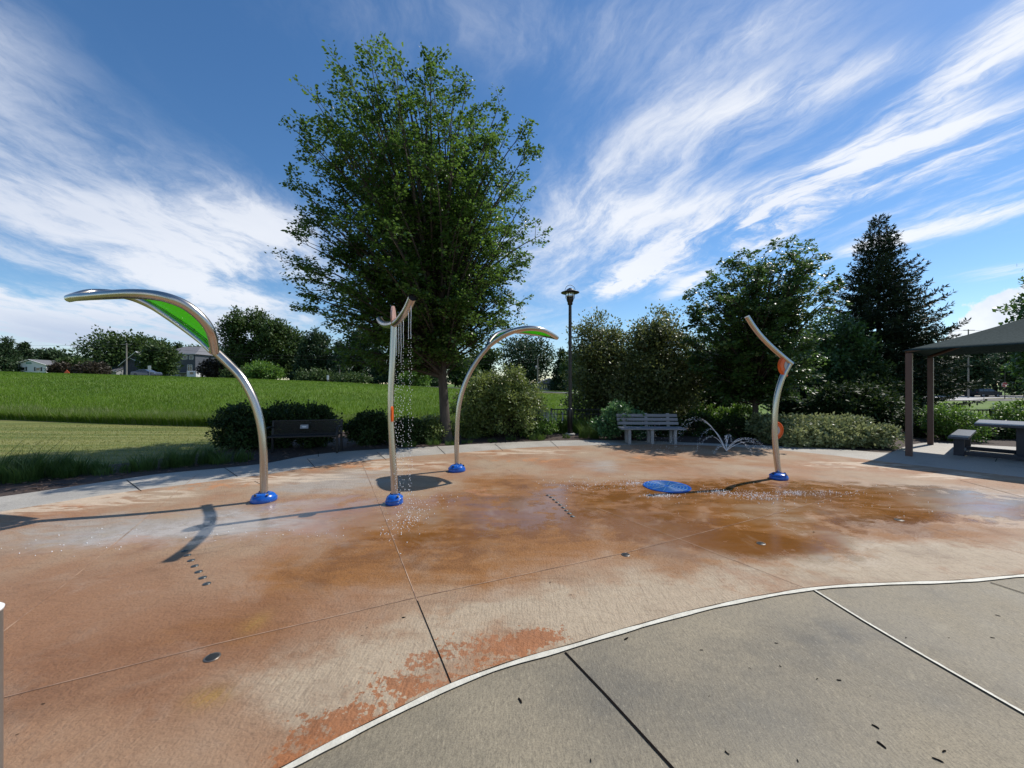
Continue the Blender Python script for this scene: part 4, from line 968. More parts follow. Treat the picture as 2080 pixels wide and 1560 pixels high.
# ---- bent pole with orange half discs
base = G(1582, 973); root = tag(empty('disc_pole', base), 'bent stainless pole with two orange half discs beside the hedge', 'water feature')
d2 = 6.95; D = lambda px, py, d=d2: P(px, py, d)-base
pp = resample(smooth_path([D(1582, 965), D(1577.5, 930), D(1573.5, 885), D(1573.5, 845), D(1578, 805), D(1588, 770), D(1603, 740)], 8), 50)
k = MB(); k.tube(pp, .050, 18); k.build('pole', steel, root)
arm = resample(smooth_path([D(1608, 740), D(1592, 727), D(1569, 707), D(1546, 684), D(1529, 662), D(1517, 643)], 8), 40)
k = MB(); k.tube(arm, .046, 18); k.build('bent_arm', steel, root)
def half_disc(c, r0, a0, a1, par, rz):
    M_ = Matrix.Translation(c) @ Matrix.Rotation(math.radians(rz), 4, 'Z')
    qs = np.linspace(math.radians(a0), math.radians(a1), 22)
    k = MB(); k.prism([(0, 0)]+[(r0*math.cos(q), r0*math.sin(q)) for q in qs], -.018, .018, M_); o = k.build('orange_disc', orange_m, par)
    k = MB(); k.prism([(0, 0)]+[(r0*.5*math.cos(q), r0*.5*math.sin(q)) for q in qs], -.026, .026, M_); k.build('disc_hub', mat('pale_hub', (.42, .40, .38), .5), o)
    k = MB(); k.tube([M_ @ Vector((r0*.9*math.cos(q), -.02, r0*.9*math.sin(q))) for q in qs], .010, 6); k.build('disc_rim', orange_m, o)
half_disc(D(1600, 743), .20, 128, 262, root, 12)
half_disc(D(1574, 874), .165, -95, 95, root, 10)
collar(root, Vector((0, 0, 0)), r=.145, h=.11, seed=1.2)
arm_w = [p+base for p in arm]

# ---- round blue ground spray grate
g = G(1354, 989); root = tag(empty('ground_grate', g), 'flat round blue grate set in the pad', 'grate')
k = MB(); k.lathe((0, 0, .004), [(.37, 0), (.375, .010), (.355, .016), (.345, .010)], 48); k.build('rim', blue_m, root)
k = MB(); k.lathe((0, 0, .004), [(.342, 0), (.342, .008)], 48, smooth=False); k.build('plate', mat('blue_plate', (.003, .045, .20), .35, col2=(.004, .08, .32), scale=30), root)
k = MB()
for rr in np.linspace(.06, .31, 6): k.tube([Vector((rr*math.cos(q), rr*math.sin(q), .012)) for q in np.linspace(0, 2*PI, 40)], .009, 6)
for q in np.linspace(0, 2*PI, 13)[:-1]: k.tube([Vector((.05*math.cos(q), .05*math.sin(q), .012)), Vector((.34*math.cos(q), .34*math.sin(q), .012))], .008, 6)
k.build('ribs', mat('worn_blue_plastic', (.003, .085, .22), .5, col2=(.006, .13, .30), scale=25), root)

# ---- drains and nozzles flush in the pad
rim_m = mat('drain_rim', (.22, .19, .16), .4, .8); grate_m = mat('drain_dark', (.02, .022, .022), .5)
for px, py, rr, lab in ((431, 1337, .037, 'round floor drain nearest the camera, on the groove'), (1271, 1128, .036, 'round floor drain beside the groove in the middle of the pad'),
                        (1546, 1105, .036, 'round floor drain in the rust brown stain'), (1826, 1057, .040, 'round floor drain farthest right in the dark stain')):
    g = G(px, py); root = tag(empty('floor_drain', (g.x, g.y, .004)), lab, 'drain', 'round drains in the pad')
    k = MB(); k.lathe((0, 0, 0), [(rr*1.2, 0), (rr*1.2, .004), (rr, .005)], 28); k.build('rim', rim_m, root)
    k = MB(); k.lathe((0, 0, .0015), [(rr*.96, .003), (rr*.9, .0048)], 28)
    for q in np.linspace(-.7, .7, 5): k.box((q*rr, 0, .0072), (rr*.1, rr*1.2, .002))
    k.build('grating', grate_m, root)
noz_m = mat('steel_nozzle', (.10, .11, .11), .35, .6)
ra = [G(375+45*(i/6)**1.12, 1120+67*(i/6)**1.12) for i in range(7)]; rb = [G(1113+50*(i/8), 1007+43*(i/8)**1.15) for i in range(9)]
names = ['first', 'second', 'third', 'fourth', 'fifth', 'sixth', 'seventh', 'eighth', 'ninth']
for row, lab, grp in ((ra, 'row left of the shower pole', 'nozzles in the left row'), (rb, 'row in mid pad', 'nozzles in the middle row')):
    for i, g in enumerate(row):
        k = MB(); k.lathe((0, 0, 0), [(.030, 0), (.030, .004), (.020, .008), (.008, .008), (.006, .012)], 20)
        o = k.build('spray_nozzle', noz_m); o.location = (g.x, g.y, .004); o.rotation_euler = (0, 0, 0)
        tag(o, 'flush dark nozzle, %s from the far end, %s' % (names[i], lab), 'nozzle', grp)

# ================================================================ water
def water_mat():
    m, nt, b = new_mat('water_drops')
    b.inputs['Base Color'].default_value = (.93, .95, .97, 1); b.inputs['Roughness'].default_value = .06; b.inputs['IOR'].default_value = 1.33
    b.inputs['Transmission Weight'].default_value = .25; b.inputs['Specular IOR Level'].default_value = .8
    return m
water = water_mat()
rr = random.Random(8)
root = tag(empty('falling_water', (nozz[3].x, nozz[3].y, 0)), 'thin streams of water drops falling from the curved pipe', 'water')
o0 = Vector((nozz[3].x, nozz[3].y, 0))
for i, p in enumerate(nozz):
    if i == 5: continue
    k = MB(); z = p.z; x = p.x; y = p.y
    L = rr.uniform(.3, .55)
    k.tube([Vector((x+rr.uniform(-.003, .003), y, z-L*j/6))-o0 for j in range(7)], [.0042-.0003*j for j in range(7)], 5)
    z -= L; sp = .03
    while z > .03:
        s = rr.uniform(.55, 1.0); jit = .005+.012*(p.z-z)/p.z
        k.blob(Vector((x+rr.gauss(0, jit), y+rr.gauss(0, jit), z))-o0, .0056*s, rr.uniform(1.1, 2.4)); z -= rr.uniform(.018, .055)
    k.build('stream', water, root)
fc = G(1475, 917); root = tag(empty('water_fountain', (fc.x, fc.y, .004)), 'low spray of thin arching water jets rising from the pad in front of the hedge', 'fountain')
k = MB(); k.lathe((0, 0, 0), [(.05, 0), (.05, .006), (.02, .010)], 16); k.build('nozzle', noz_m, root)
for (ex, ey, ap) in ((-.82, -.1, .37), (-1.05, .65, .74), (-1.35, .35, .82), (-.55, -.45, .15), (-.35, .8, .5), (.78, -.1, .33), (1.15, .2, .30), (1.0, -.3, .25), (.45, .5, .36), (.3, -.6, .30)):
    k = MB(); pts = []
    for j in range(40):
        t = j/39; pts.append(Vector((ex*t, ey*t, 4*ap*t*(1-t)+.01)))
    nt_ = 17
    k.tube(pts[:nt_], [.0072-.0001*j for j in range(nt_)], 5)
    t = nt_/39
    while t < 1.0:
        sp = .006+.022*t
        k.blob(Vector((ex*t+rr.gauss(0, sp), ey*t+rr.gauss(0, sp), 4*ap*t*(1-t)+.01+rr.gauss(0, sp*.8))), rr.uniform(.0035, .0095), rr.uniform(.8, 1.6)); t += rr.uniform(.004, .013)
    k.build('jet', water, root)
k = MB()
for j in range(60):
    z = .02+.40*rr.random(); k.blob(Vector((rr.gauss(0, .012), rr.gauss(0, .012), z)), rr.uniform(.006, .013), 1.6)
k.tube([Vector((0, 0, .01)), Vector((0, 0, .36))], [.007, .005], 6); k.build('jet', water, root)
k = MB()
for (px, py, sx, sy, n) in ((1340, 1008, .14, .04, 260), (1456, 1001, .14, .10, 260), (1540, 1008, .18, .14, 420), (1612, 1002, .12, .07, 220), (1672, 1003, .22, .06, 140), (1285, 983, .14, .06, 160), (1690, 1003, .5, .12, 90), (830, 1055, .12, .35, 240), (640, 1085, .45, .06, 30),
                             (120, 1115, .6, .15, 40), (1190, 985, .4, .2, 160), (1280, 990, .4, .15, 90), (1640, 1020, .8, .4, 70), (1440, 1000, 1.6, .6, 110), (340, 1085, .9, .2, 25), (870, 1020, .3, .3, 60)):
    g = G(px, py)
    for _ in range(int(n*.8)):
        k.blob((g.x+rr.gauss(0, sx), g.y+rr.gauss(0, sy), .004+abs(rr.gauss(0, .012))), rr.uniform(.0015, .0055)*(1+.07*g.y), rr.uniform(.5, 1.6))
glint_white_m = mat('splash_glint_white', (.9, .92, .94), .25, spec=.6)  # opaque white paints sun glints onto the splash drops
tag(k.build('water_splashes', glint_white_m), 'splashes of water drops on the wet pad, coloured white for sun glints', 'water', kind='stuff')
# drops flung by the fountain in front of the bench
k = MB()
for _ in range(240):
    k.blob((gx(1345, 9.6)+rr.gauss(0, .45), 9.7+rr.gauss(0, .25), abs(rr.gauss(.12, .32))), rr.uniform(.003, .007), 1.2)
tag(k.build('water_spray', water), 'scattered drops of spray in front of the grey bench', 'water', kind='stuff')

# ================================================================ small litter on the apron
chip_m = mat('dark_chip', (.010, .008, .006), 1.0, spec=.08, col2=(.024, .018, .013), scale=40)
CH = [(1272, 1298, .075, 35), (1425, 1321, .035, -10), (1577, 1307, .04, -15), (1585, 1354, .03, -70), (1523, 1358, .03, -60), (1660, 1380, .025, 20), (1704, 1382, .045, -10), (1778, 1477, .055, -60), (1790, 1514, .07, -75),
      (1840, 1296, .03, 30), (2027, 1251, .05, -50), (2016, 1296, .045, -15), (1056, 1424, .07, -65), (1918, 1527, .045, 15), (1905, 1545, .07, -40), (820, 1256, .05, 10), (745, 1277, .03, 50), (735, 1293, .025, 40), (1477, 1530, .04, -60),
      (1440, 1415, .02, 40), (1927, 1296, .03, 10), (1200, 1546, .035, 80), (1653, 1082, .05, 0), (88, 1432, .03, 20), (35, 1495, .025, 30), (690, 1440, .02, 20), (1095, 1184, .025, 0), (1118, 1184, .03, 10), (1160, 1210, .03, -10), (1768, 1415, .02, 10), (1620, 1546, .03, 70)]
ORD = 'first second third fourth fifth sixth seventh eighth ninth tenth eleventh twelfth thirteenth fourteenth fifteenth sixteenth seventeenth eighteenth nineteenth twentieth twenty-first twenty-second twenty-third twenty-fourth twenty-fifth twenty-sixth'.split()
cnt = {True: 0, False: 0}
for i, (px, py, L, a) in enumerate(sorted(CH)):
    g = G(px, py); rc = random.Random(i); L *= .52
    k = MB(); npt = 6
    bend = rc.uniform(-.12, .12)
    axl = [Vector((L*(t-.5), L*bend*math.sin(t*3.1), .004)) for t in np.linspace(0, 1, npt)]
    w0 = L*rc.uniform(.11, .19)
    k.tube(axl, [w0*q*rc.uniform(.8, 1.15) for q in (.55, .95, 1.0, .95, .9, .6)], 5, smooth=False)
    onpad = py < np.interp(px, [p[0] for p in near_px], [p[1] for p in near_px])
    o = k.build('bark_fleck', chip_m); o.location = (g.x, g.y, .0055 if onpad else .001); o.rotation_euler = (0, 0, math.radians(a)); o.scale = (1, 1, .6)
    tag(o, '%s dark bark fleck on the %s, %s from the left' % ('long' if L >= .04 else 'tiny', 'stained pad' if onpad else 'grey apron', ORD[cnt[onpad]]), 'bark fleck', 'bark flecks on the concrete'); cnt[onpad] += 1

# grey post at the left edge of the frame
root = tag(empty('activator_post', (-2.083, 1.5, 0)), 'grey metal post with white cap cut off by the left frame edge', 'post')
k = MB(); k.tube([Vector((0, 0, 0)), Vector((0, 0, .80))], .06, 28); k.build('post_tube', mat('grey_post', (.22, .22, .215), .35, .7, col2=(.36, .36, .34), scale=3, stretch=(1, 1, .6)), root)
k = MB(); k.lathe((0, 0, .80), [(.062, 0), (.064, .012), (.05, .025), (.0, .03)], 28); k.build('cap', mat('white_cap', (.8, .8, .8), .35), root)

# ================================================================ furniture and fixtures
black_m = mat('black_metal', (.012, .012, .013), .45, spec=.4)
lampm = mat('dark_bronze_paint', (.028, .027, .026), .42, .2, col2=(.04, .038, .036), scale=5)
g = G(1158, 883); root = tag(empty('lamp_post', (g.x, g.y, -.014)), 'tall dark lamp post with wide dish cap between the shrubs', 'lamp post')
sc = g.y/F
k = MB(); k.lathe((0, 0, 0), [(.17, 0), (.17, .05), (.14, .07), (.0, .07)], 24); k.build('footing', mat('pale_footing', (.45, .43, .39), .8, col2=(.36, .34, .30), scale=10), root)
k = MB(); k.lathe((0, 0, .065), [(.085, 0), (.085, .76), (.080, .80), (.06, .84)], 20); k.build('base_sleeve', lampm, root)
k = MB(); k.tube([Vector((0, 0, .8)), Vector((0, 0, 2.4)), Vector((0, 0, 4.38))], [.060, .058, .052], 18); k.build('pole', lampm, root)
k = MB(); k.lathe((0, 0, 4.36), [(.06, 0), (.085, .02), (.085, .10), (.10, .11), (.125, .20), (.125, .24), (.10, .25)], 24); k.build('collar', lampm, root)
gl_m, nt, b = new_mat('lamp_glass'); b.inputs['Base Color'].default_value = (.9, .9, .88, 1); b.inputs['Roughness'].default_value = .12; b.inputs['Transmission Weight'].default_value = .75
hd = tag(MB().lathe((0, 0, 4.61), [(.12, 0), (.13, .05), (.14, .16), (.13, .17)], 24).build('glass', gl_m, root))
k = MB()
for q in range(6): k.tube([Vector((.145*math.cos(q*PI/3), .145*math.sin(q*PI/3), 4.58)), Vector((.15*math.cos(q*PI/3), .15*math.sin(q*PI/3), 4.80))], .010, 6)
k.build('cage_bars', lampm, root)
k = MB(); k.lathe((0, 0, 4.76), [(.29, 0), (.31, .012), (.30, .028), (.19, .062), (.17, .075), (.13, .09), (.12, .12), (.07, .145), (.04, .17), (.0, .18)], 32); k.build('cap', lampm, root)
k = MB(); k.tube([Vector((.17*math.cos(q), 0, 4.84+.19*math.sin(q))) for q in np.linspace(0, PI, 16)], .008, 6); k.build('finial_hoop', lampm, root)

grey_b = mat('grey_recycled_plastic', (.17, .175, .19), .6, col2=(.215, .22, .235), scale=7, bump=.3, bscale=60, stretch=(.2, 1, 1))
leg_b = mat('grey_bench_leg', (.24, .245, .255), .6, col2=(.29, .295, .30), scale=6)
# grey slat bench facing the pad
by = 11.1; bx0 = gx(1258, by); bx1 = gx(1383, by); bw = bx1-bx0
root = tag(empty('slat_bench', ((bx0+bx1)/2, by, 0), math.radians(-2)), 'grey slatted park bench facing the splash pad', 'bench')
for i, z in enumerate((.545, .655, .765)): k = MB(); k.bbox((0, .22+.055*i, z), (bw, .035, .085), Matrix.Rotation(math.radians(-13), 3, 'X'), .006); k.build('back_slat', grey_b, root)
for i in range(4): k = MB(); k.bbox((.02, -.22+.115*i, .425+.004*i), (bw*1.02, .105, .04), None, .006); k.build('seat_slat', grey_b, root)
for x in (-bw*.36, 0, bw*.36):
    k = MB(); k.bbox((x, -.18, .20), (.08, .09, .405), None, .006); k.build('leg', leg_b, root)
    k = MB(); k.bbox((x-.01, .12, .20), (.075, .08, .405), None, .006); k.build('leg', leg_b, root)
    k = MB(); k.bbox((x-.02, .31, .60), (.085, .045, .47), Matrix.Rotation(math.radians(-13), 3, 'X'), .006); k.build('back_post', leg_b, root)
    k = MB(); k.bbox((x-.01, 0, .375), (.06, .36, .05), None, .005); k.build('seat_rail', leg_b, root)
# black metal bench in the shade on the left
bA = P(692, 917, 9.7); ang = math.radians(12)
root = tag(empty('metal_bench', (bA.x-.82, 9.55, 0), ang), 'black metal bench with small plaque in front of the dark shrubs', 'bench')
k = MB()
for i in range(14): k.box((0, .20+.006*i, .46+.021*i), (1.56, .010, .012))
k.build('back_slats', black_m, root)
k = MB()
for s in (-1, 1): k.bbox((s*.80, .25, .60), (.05, .05, .33), Matrix.Rotation(math.radians(-10), 3, 'X'), .006)
k.box((0, .285, .768), (1.66, .035, .03)); k.box((0, .20, .445), (1.56, .03, .03)); k.build('back_frame', black_m, root)
k = MB()
for i in range(12): k.box((0, -.26+.038*i, .43), (1.56, .018, .012))
k.box((0, -.28, .43), (1.6, .03, .03)); k.build('seat', black_m, root)
for s in (-1, 1):
    for y in (-.25, .21): k = MB(); k.bbox((s*.80, y, .22), (.05, .05, .44), None, .006); k.build('leg', black_m, root)
    k = MB(); k.tube([Vector((s*.80, .23, .62)), Vector((s*.80, 0, .64)), Vector((s*.80, -.24, .62)), Vector((s*.80, -.26, .44))], .018, 8); k.build('arm', black_m, root)
k = MB(); k.bbox((-.06, .155, .625), (.19, .012, .10), Matrix.Rotation(math.radians(-10), 3, 'X'), .004); o = k.build('plaque', mat('dull_plaque', (.24, .25, .27), .4, .3), root)
k = MB()
for zz, ww in ((.008, .10), (-.010, .08)): k.box((-.06, .147, .625+zz), (ww, .004, .014), Matrix.Rotation(math.radians(-10), 3, 'X'))
k.build('plaque_inset', mat('pale_plaque_inset', (.7, .72, .75), .4), o)

# black picket fences behind the beds
def fence(name, a, b, h, label, step=.115):
    a = Vector(a); b = Vector(b); L = (b-a).length; root = tag(empty(name, a, math.atan2(b.y-a.y, b.x-a.x)), label, 'fence')
    k = MB()
    for z in (.10, h-.17, h): k.box((L/2, 0, z), (L, .03, .035))
    k.build('rail', black_m, root)
    n = int(L/1.8)+1
    for i in range(n): k = MB(); k.box((i*L/max(1, n-1), 0, h/2+.02), (.06, .06, h+.06)); k.build('post', black_m, root)
    k = MB(); x = step
    while x < L: k.box((x, 0, h/2), (.017, .017, h-.02)); x += step
    k.build('pickets', black_m, root)
fence('picket_fence', (gx(1120, 13.9), 13.9, -.02), (gx(1262, 14.0), 14.0, -.02), .80, 'low black metal picket fence beside the lamp post')
fence('picket_fence', (gx(1840, 13.7), 13.7, -.02), (gx(2200, 12.6), 12.6, -.02), .82, 'low black metal picket fence behind the picnic table')

# ---- fabric shade canopy on brown posts
post_m = mat('brown_powder_coat', (.095, .050, .038), .5, col2=(.11, .06, .046), scale=3)
A = G(1846.5, 926); Bq = G(1890, 903)
ax = (Bq-A).normalized(); bxv = Vector((ax.y, -ax.x, 0)); LA = (Bq-A).length; LB = 4.6
root = tag(empty('shade_canopy', A), 'dark green fabric shade canopy on square brown posts', 'canopy')
hp = 2.44
for p in (Vector((0, 0, 0)), Bq-A, bxv*LB, (Bq-A)+bxv*LB):
    Rz = Matrix.Rotation(math.atan2(ax.y, ax.x)+.62, 3, 'Z')
    k = MB(); k.bbox((p.x, p.y, hp/2-.01), (.118, .118, hp), Matrix.Rotation(math.atan2(ax.y, ax.x), 3, 'Z'), .012); k.build('post', post_m, root)
def fabric_mat():
    m, nt, b = new_mat('dark_green_shade_cloth')
    tc = nt.n('ShaderNodeTexCoord').outputs['Object']
    mp = nt.n('ShaderNodeMapping'); nt.put(mp.inputs[0], tc); mp.inputs['Scale'].default_value = (9, 9, 1.2)
    f = nt.noise(mp.outputs[0], 3, 5, .7)
    nt.put(b.inputs['Base Color'], nt.mix(nt.ramp(f, .35, .7), (.022, .042, .042), (.046, .070, .072)))
    b.inputs['Roughness'].default_value = .9; b.inputs['Specular IOR Level'].default_value = .12
    tr = nt.n('ShaderNodeBsdfTranslucent'); tr.inputs['Color'].default_value = (.02, .035, .03, 1)
    mx = nt.n('ShaderNodeMixShader'); mx.inputs[0].default_value = .1
    nt.put(mx.inputs[1], b.outputs[0]); nt.put(mx.inputs[2], tr.outputs[0]); nt.put(m.node_tree.nodes['Material Output'].inputs['Surface'], mx.outputs[0])
    return m
fab = fabric_mat()
c00 = Vector((0, 0, hp+.05))-ax*.10-bxv*.10; c10 = (Bq-A)+Vector((0, 0, hp+.05))+ax*.10-bxv*.10
c01 = bxv*LB+Vector((0, 0, hp+.05))-ax*.10+bxv*.10; c11 = (Bq-A)+bxv*LB+Vector((0, 0, hp+.05))+ax*.10+bxv*.10
mid = (c00+c11)/2; r1 = mid-bxv*.55+Vector((0, 0, .74)); r2 = mid+bxv*.55+Vector((0, 0, .74))
def edge(a, b, t, sag): p = a.lerp(b, t); return p+Vector((0, 0, sag*math.sin(PI*t)))
def panel(k, a, b, ra, rb, inward, n=14, m=10):
    vs = []
    for i in range(n+1):
        t = i/n; e = edge(a, b, t, .03)+inward*.06*math.sin(PI*t); q = ra.lerp(rb, t)
        for j in range(m+1):
            s = j/m; vs.append(e.lerp(q, s)+Vector((0, 0, -.035*math.sin(PI*s))))
    o = len(vs); vs2 = vs+[p-Vector((0, 0, .012)) for p in vs]; fs = []
    for i in range(n):
        for j in range(m):
            q = i*(m+1)+j; fs.append((q, q+1, q+m+2, q+m+1)); fs.append((o+q+m+1, o+q+m+2, o+q+1, o+q))
    for i in range(n): q = i*(m+1); fs.append((q, q+m+1, o+q+m+1, o+q))
    k.add(vs2, fs, True)
k = MB(); panel(k, c00, c01, r1, r2, ax); panel(k, c11, c10, r2, r1, -ax); panel(k, c10, c00, r1, r1, bxv); panel(k, c01, c11, r2, r2, -bxv); k.build('fabric_roof', fab, root)
k = MB()
for c, q in ((c00, r1), (c10, r1), (c01, r2), (c11, r2)): k.tube([c.lerp(q, t)-Vector((0, 0, .05+.04*math.sin(PI*t))) for t in np.linspace(.03, 1, 8)], .035, 8)
k.tube([r1-Vector((0, 0, .06)), r2-Vector((0, 0, .06))], .035, 8); k.build('roof_frame', post_m, root)

# ---- picnic table and its bench under the canopy
navy = mat('navy_recycled_plastic', (.012, .015, .026), .5, col2=(.018, .022, .036), scale=8, bump=.2, bscale=80)
navy_t = mat('navy_table_top', (.035, .042, .062), .42, col2=(.048, .056, .08), scale=8)
a2 = Vector((.80, .60, 0)); b2 = Vector((.60, -.80, 0)); Rt = Matrix((a2, -b2, Vector((0, 0, 1)))).transposed()
C0 = Vector((10.83, 9.02, 0))
root = tag(empty('picnic_table', C0), 'dark navy square picnic table with matching end bench under the canopy', 'picnic table')
def slab(c, la, lb, h, name, m_, tk=.05):
    k = MB(); q = c+a2*la/2+b2*lb/2; k.bbox((q.x, q.y, h-tk/2), (la, lb, tk), Rt, .008); return k.build(name, m_, root)
slab(Vector((0, 0, 0)), 1.75, 1.7, .775, 'tabletop', navy_t, .055)
S0 = Vector((10.33, 9.12, 0))-C0
slab(S0, 2.4, .32, .46, 'seat', navy_t, .05)
for q, sz in ((S0+a2*.27+b2*.16, (.08, .17, .41)), (S0+a2*2.12+b2*.16, (.08, .17, .41)), (a2*.55+b2*.75, (.42, .30, .72)), (a2*1.25+b2*.75, (.42, .30, .72))):
    k = MB(); k.bbox((q.x, q.y, sz[2]/2), sz, Rt, .008); k.build('leg', navy, root)
for t in (.35, 1.5):
    p0 = S0+a2*t+b2*.2; k = MB(); q = p0+b2*1.1; k.bbox((q.x, q.y, .06), (.09, 2.2, .09), Rt, .006); k.build('base_rail', navy, root)
slab(S0+b2*2.75, 1.9, .32, .46, 'seat', navy_t, .05)
# ================================================================ far things: cars, houses, poles, signs
tyre_m = mat('tyre_rubber', (.012, .012, .012), .85); rim2 = mat('alloy_rim', (.35, .35, .36), .35, .9); glass_m = mat('car_glass', (.02, .03, .035), .08, spec=.8); lampw = mat('lamp_lens', (.7, .7, .7), .2); lampr = mat('tail_lens', (.4, .02, .02), .2)
def car(name, label, cat, loc, rz, paint, L, Hh, W, prof, win, wx, wr):
    root = tag(empty(name, loc, rz), label, cat)
    k = MB(); n = len(prof)
    for s in (-1, 1): pass
    vs = []
    for y, inset in ((-W/2, 1), (-W/2*.985, 0), (W/2*.985, 0), (W/2, 1)): pass
    def half(zv): return W/2*(1-.20*max(0, (zv-Hh*.58)/(Hh*.42)))
    vs = [Vector((x, -half(z), z)) for x, z in prof]+[Vector((x, half(z), z)) for x, z in prof]
    fs = [tuple(range(n)), tuple(range(2*n-1, n-1, -1))]+[(i, i+n, (i+1) % n+n, (i+1) % n) for i in range(n)]
    bm = bmesh.new(); bv = [bm.verts.new(v) for v in vs]
    for f in fs: bm.faces.new([bv[i] for i in f])
    bmesh.ops.recalc_face_normals(bm, faces=bm.faces[:])
    bmesh.ops.bevel(bm, geom=bm.edges[:], offset=.05, segments=2, affect='EDGES', profile=.5, clamp_overlap=True)
    me = bpy.data.meshes.new('body'); bm.to_mesh(me); bm.free(); me.materials.append(paint); link('body', me, root)
    for s in (-1, 1):
        for poly in win:
            k = MB(); vv = [Vector((x, s*(half(z)+.006), z)) for x, z in poly]; m = len(vv); v2 = [Vector((p.x, p.y-s*.03, p.z)) for p in vv]
            k.add(vv+v2, [tuple(range(m)) if s < 0 else tuple(range(m-1, -1, -1))]+[(i, i+m, (i+1) % m+m, (i+1) % m) for i in range(m)]); k.build('window', glass_m, root)
        for x in wx:
            c = Vector((x, s*(W/2-.10), wr)); R = Matrix.Rotation(PI/2, 3, 'X')
            k = MB(); k.lathe(c, [(wr*.6, -.12), (wr*.95, -.12), (wr, -.08), (wr, .08), (wr*.95, .12), (wr*.6, .12)], 24, R=R); o = k.build('wheel', tyre_m, root)
            k = MB(); k.lathe(c, [(wr*.62, -.125), (wr*.5, -.13), (wr*.5, .13), (wr*.62, .125)], 18, R=R); k.build('rim', rim2, o)
        k = MB(); k.bbox((L/2-.10, s*W*.36, Hh*.47), (.14, .34, .14), None, .02); k.build('headlight', lampw, root)
        k = MB(); k.bbox((-L/2+.06, s*W*.40, Hh*.52), (.10, .20, .22), None, .02); k.build('tail_light', lampr, root)
        k = MB(); k.bbox((L*.20, s*(W/2+.07), Hh*.60), (.12, .18, .12), None, .02); k.build('wing_mirror', paint, root)
    return root
suv_paint = mat('dark_navy_paint', (.004, .006, .013), .4, spec=.25, coat=0)
z = 1.78
suv_prof = [(-2.5, .42), (-2.52, .95), (-2.45, 1.15), (-2.32, 1.72), (-2.1, 1.78), (.35, 1.78), (.75, 1.68), (1.35, 1.16), (2.3, 1.06), (2.48, .92), (2.52, .45), (2.4, .30), (-2.35, .30)]
car('suv', 'dark navy suv driving along the pale road on the right', 'car', (gx(2000, 81), 81, th(gx(2000, 81), 81)+.12), 0, suv_paint, 5.04, 1.78, 1.95, suv_prof,
    [[(-2.2, 1.2), (-1.35, 1.2), (-1.35, 1.66), (-2.1, 1.66)], [(-1.25, 1.2), (-.25, 1.2), (-.25, 1.66), (-1.25, 1.66)], [(-.15, 1.2), (1.0, 1.2), (.55, 1.64), (-.15, 1.66)]], (-1.5, 1.55), .38)
blue_p = mat('slate_blue_paint', (.045, .058, .085), .25, spec=.6, coat=.5)
sed_prof = [(-2.3, .40), (-2.33, .80), (-2.2, .98), (-1.5, 1.05), (-.9, 1.40), (-.4, 1.46), (.3, 1.44), (1.15, 1.02), (2.1, .88), (2.3, .72), (2.32, .42), (2.2, .28), (-2.2, .28)]
car('sedan', 'slate blue car at the top of the meadow in front of the dark gabled house', 'car', (gx(298, 75.5), 75.5, th(gx(298, 75.5), 75.5)+.08), 0, blue_p, 4.6, 1.46, 1.8, sed_prof,
    [[(-1.25, 1.02), (-.3, 1.02), (-.3, 1.36), (-.85, 1.34)], [(-.2, 1.02), (.95, 1.02), (.25, 1.36), (-.2, 1.36)]], (-1.4, 1.4), .33)

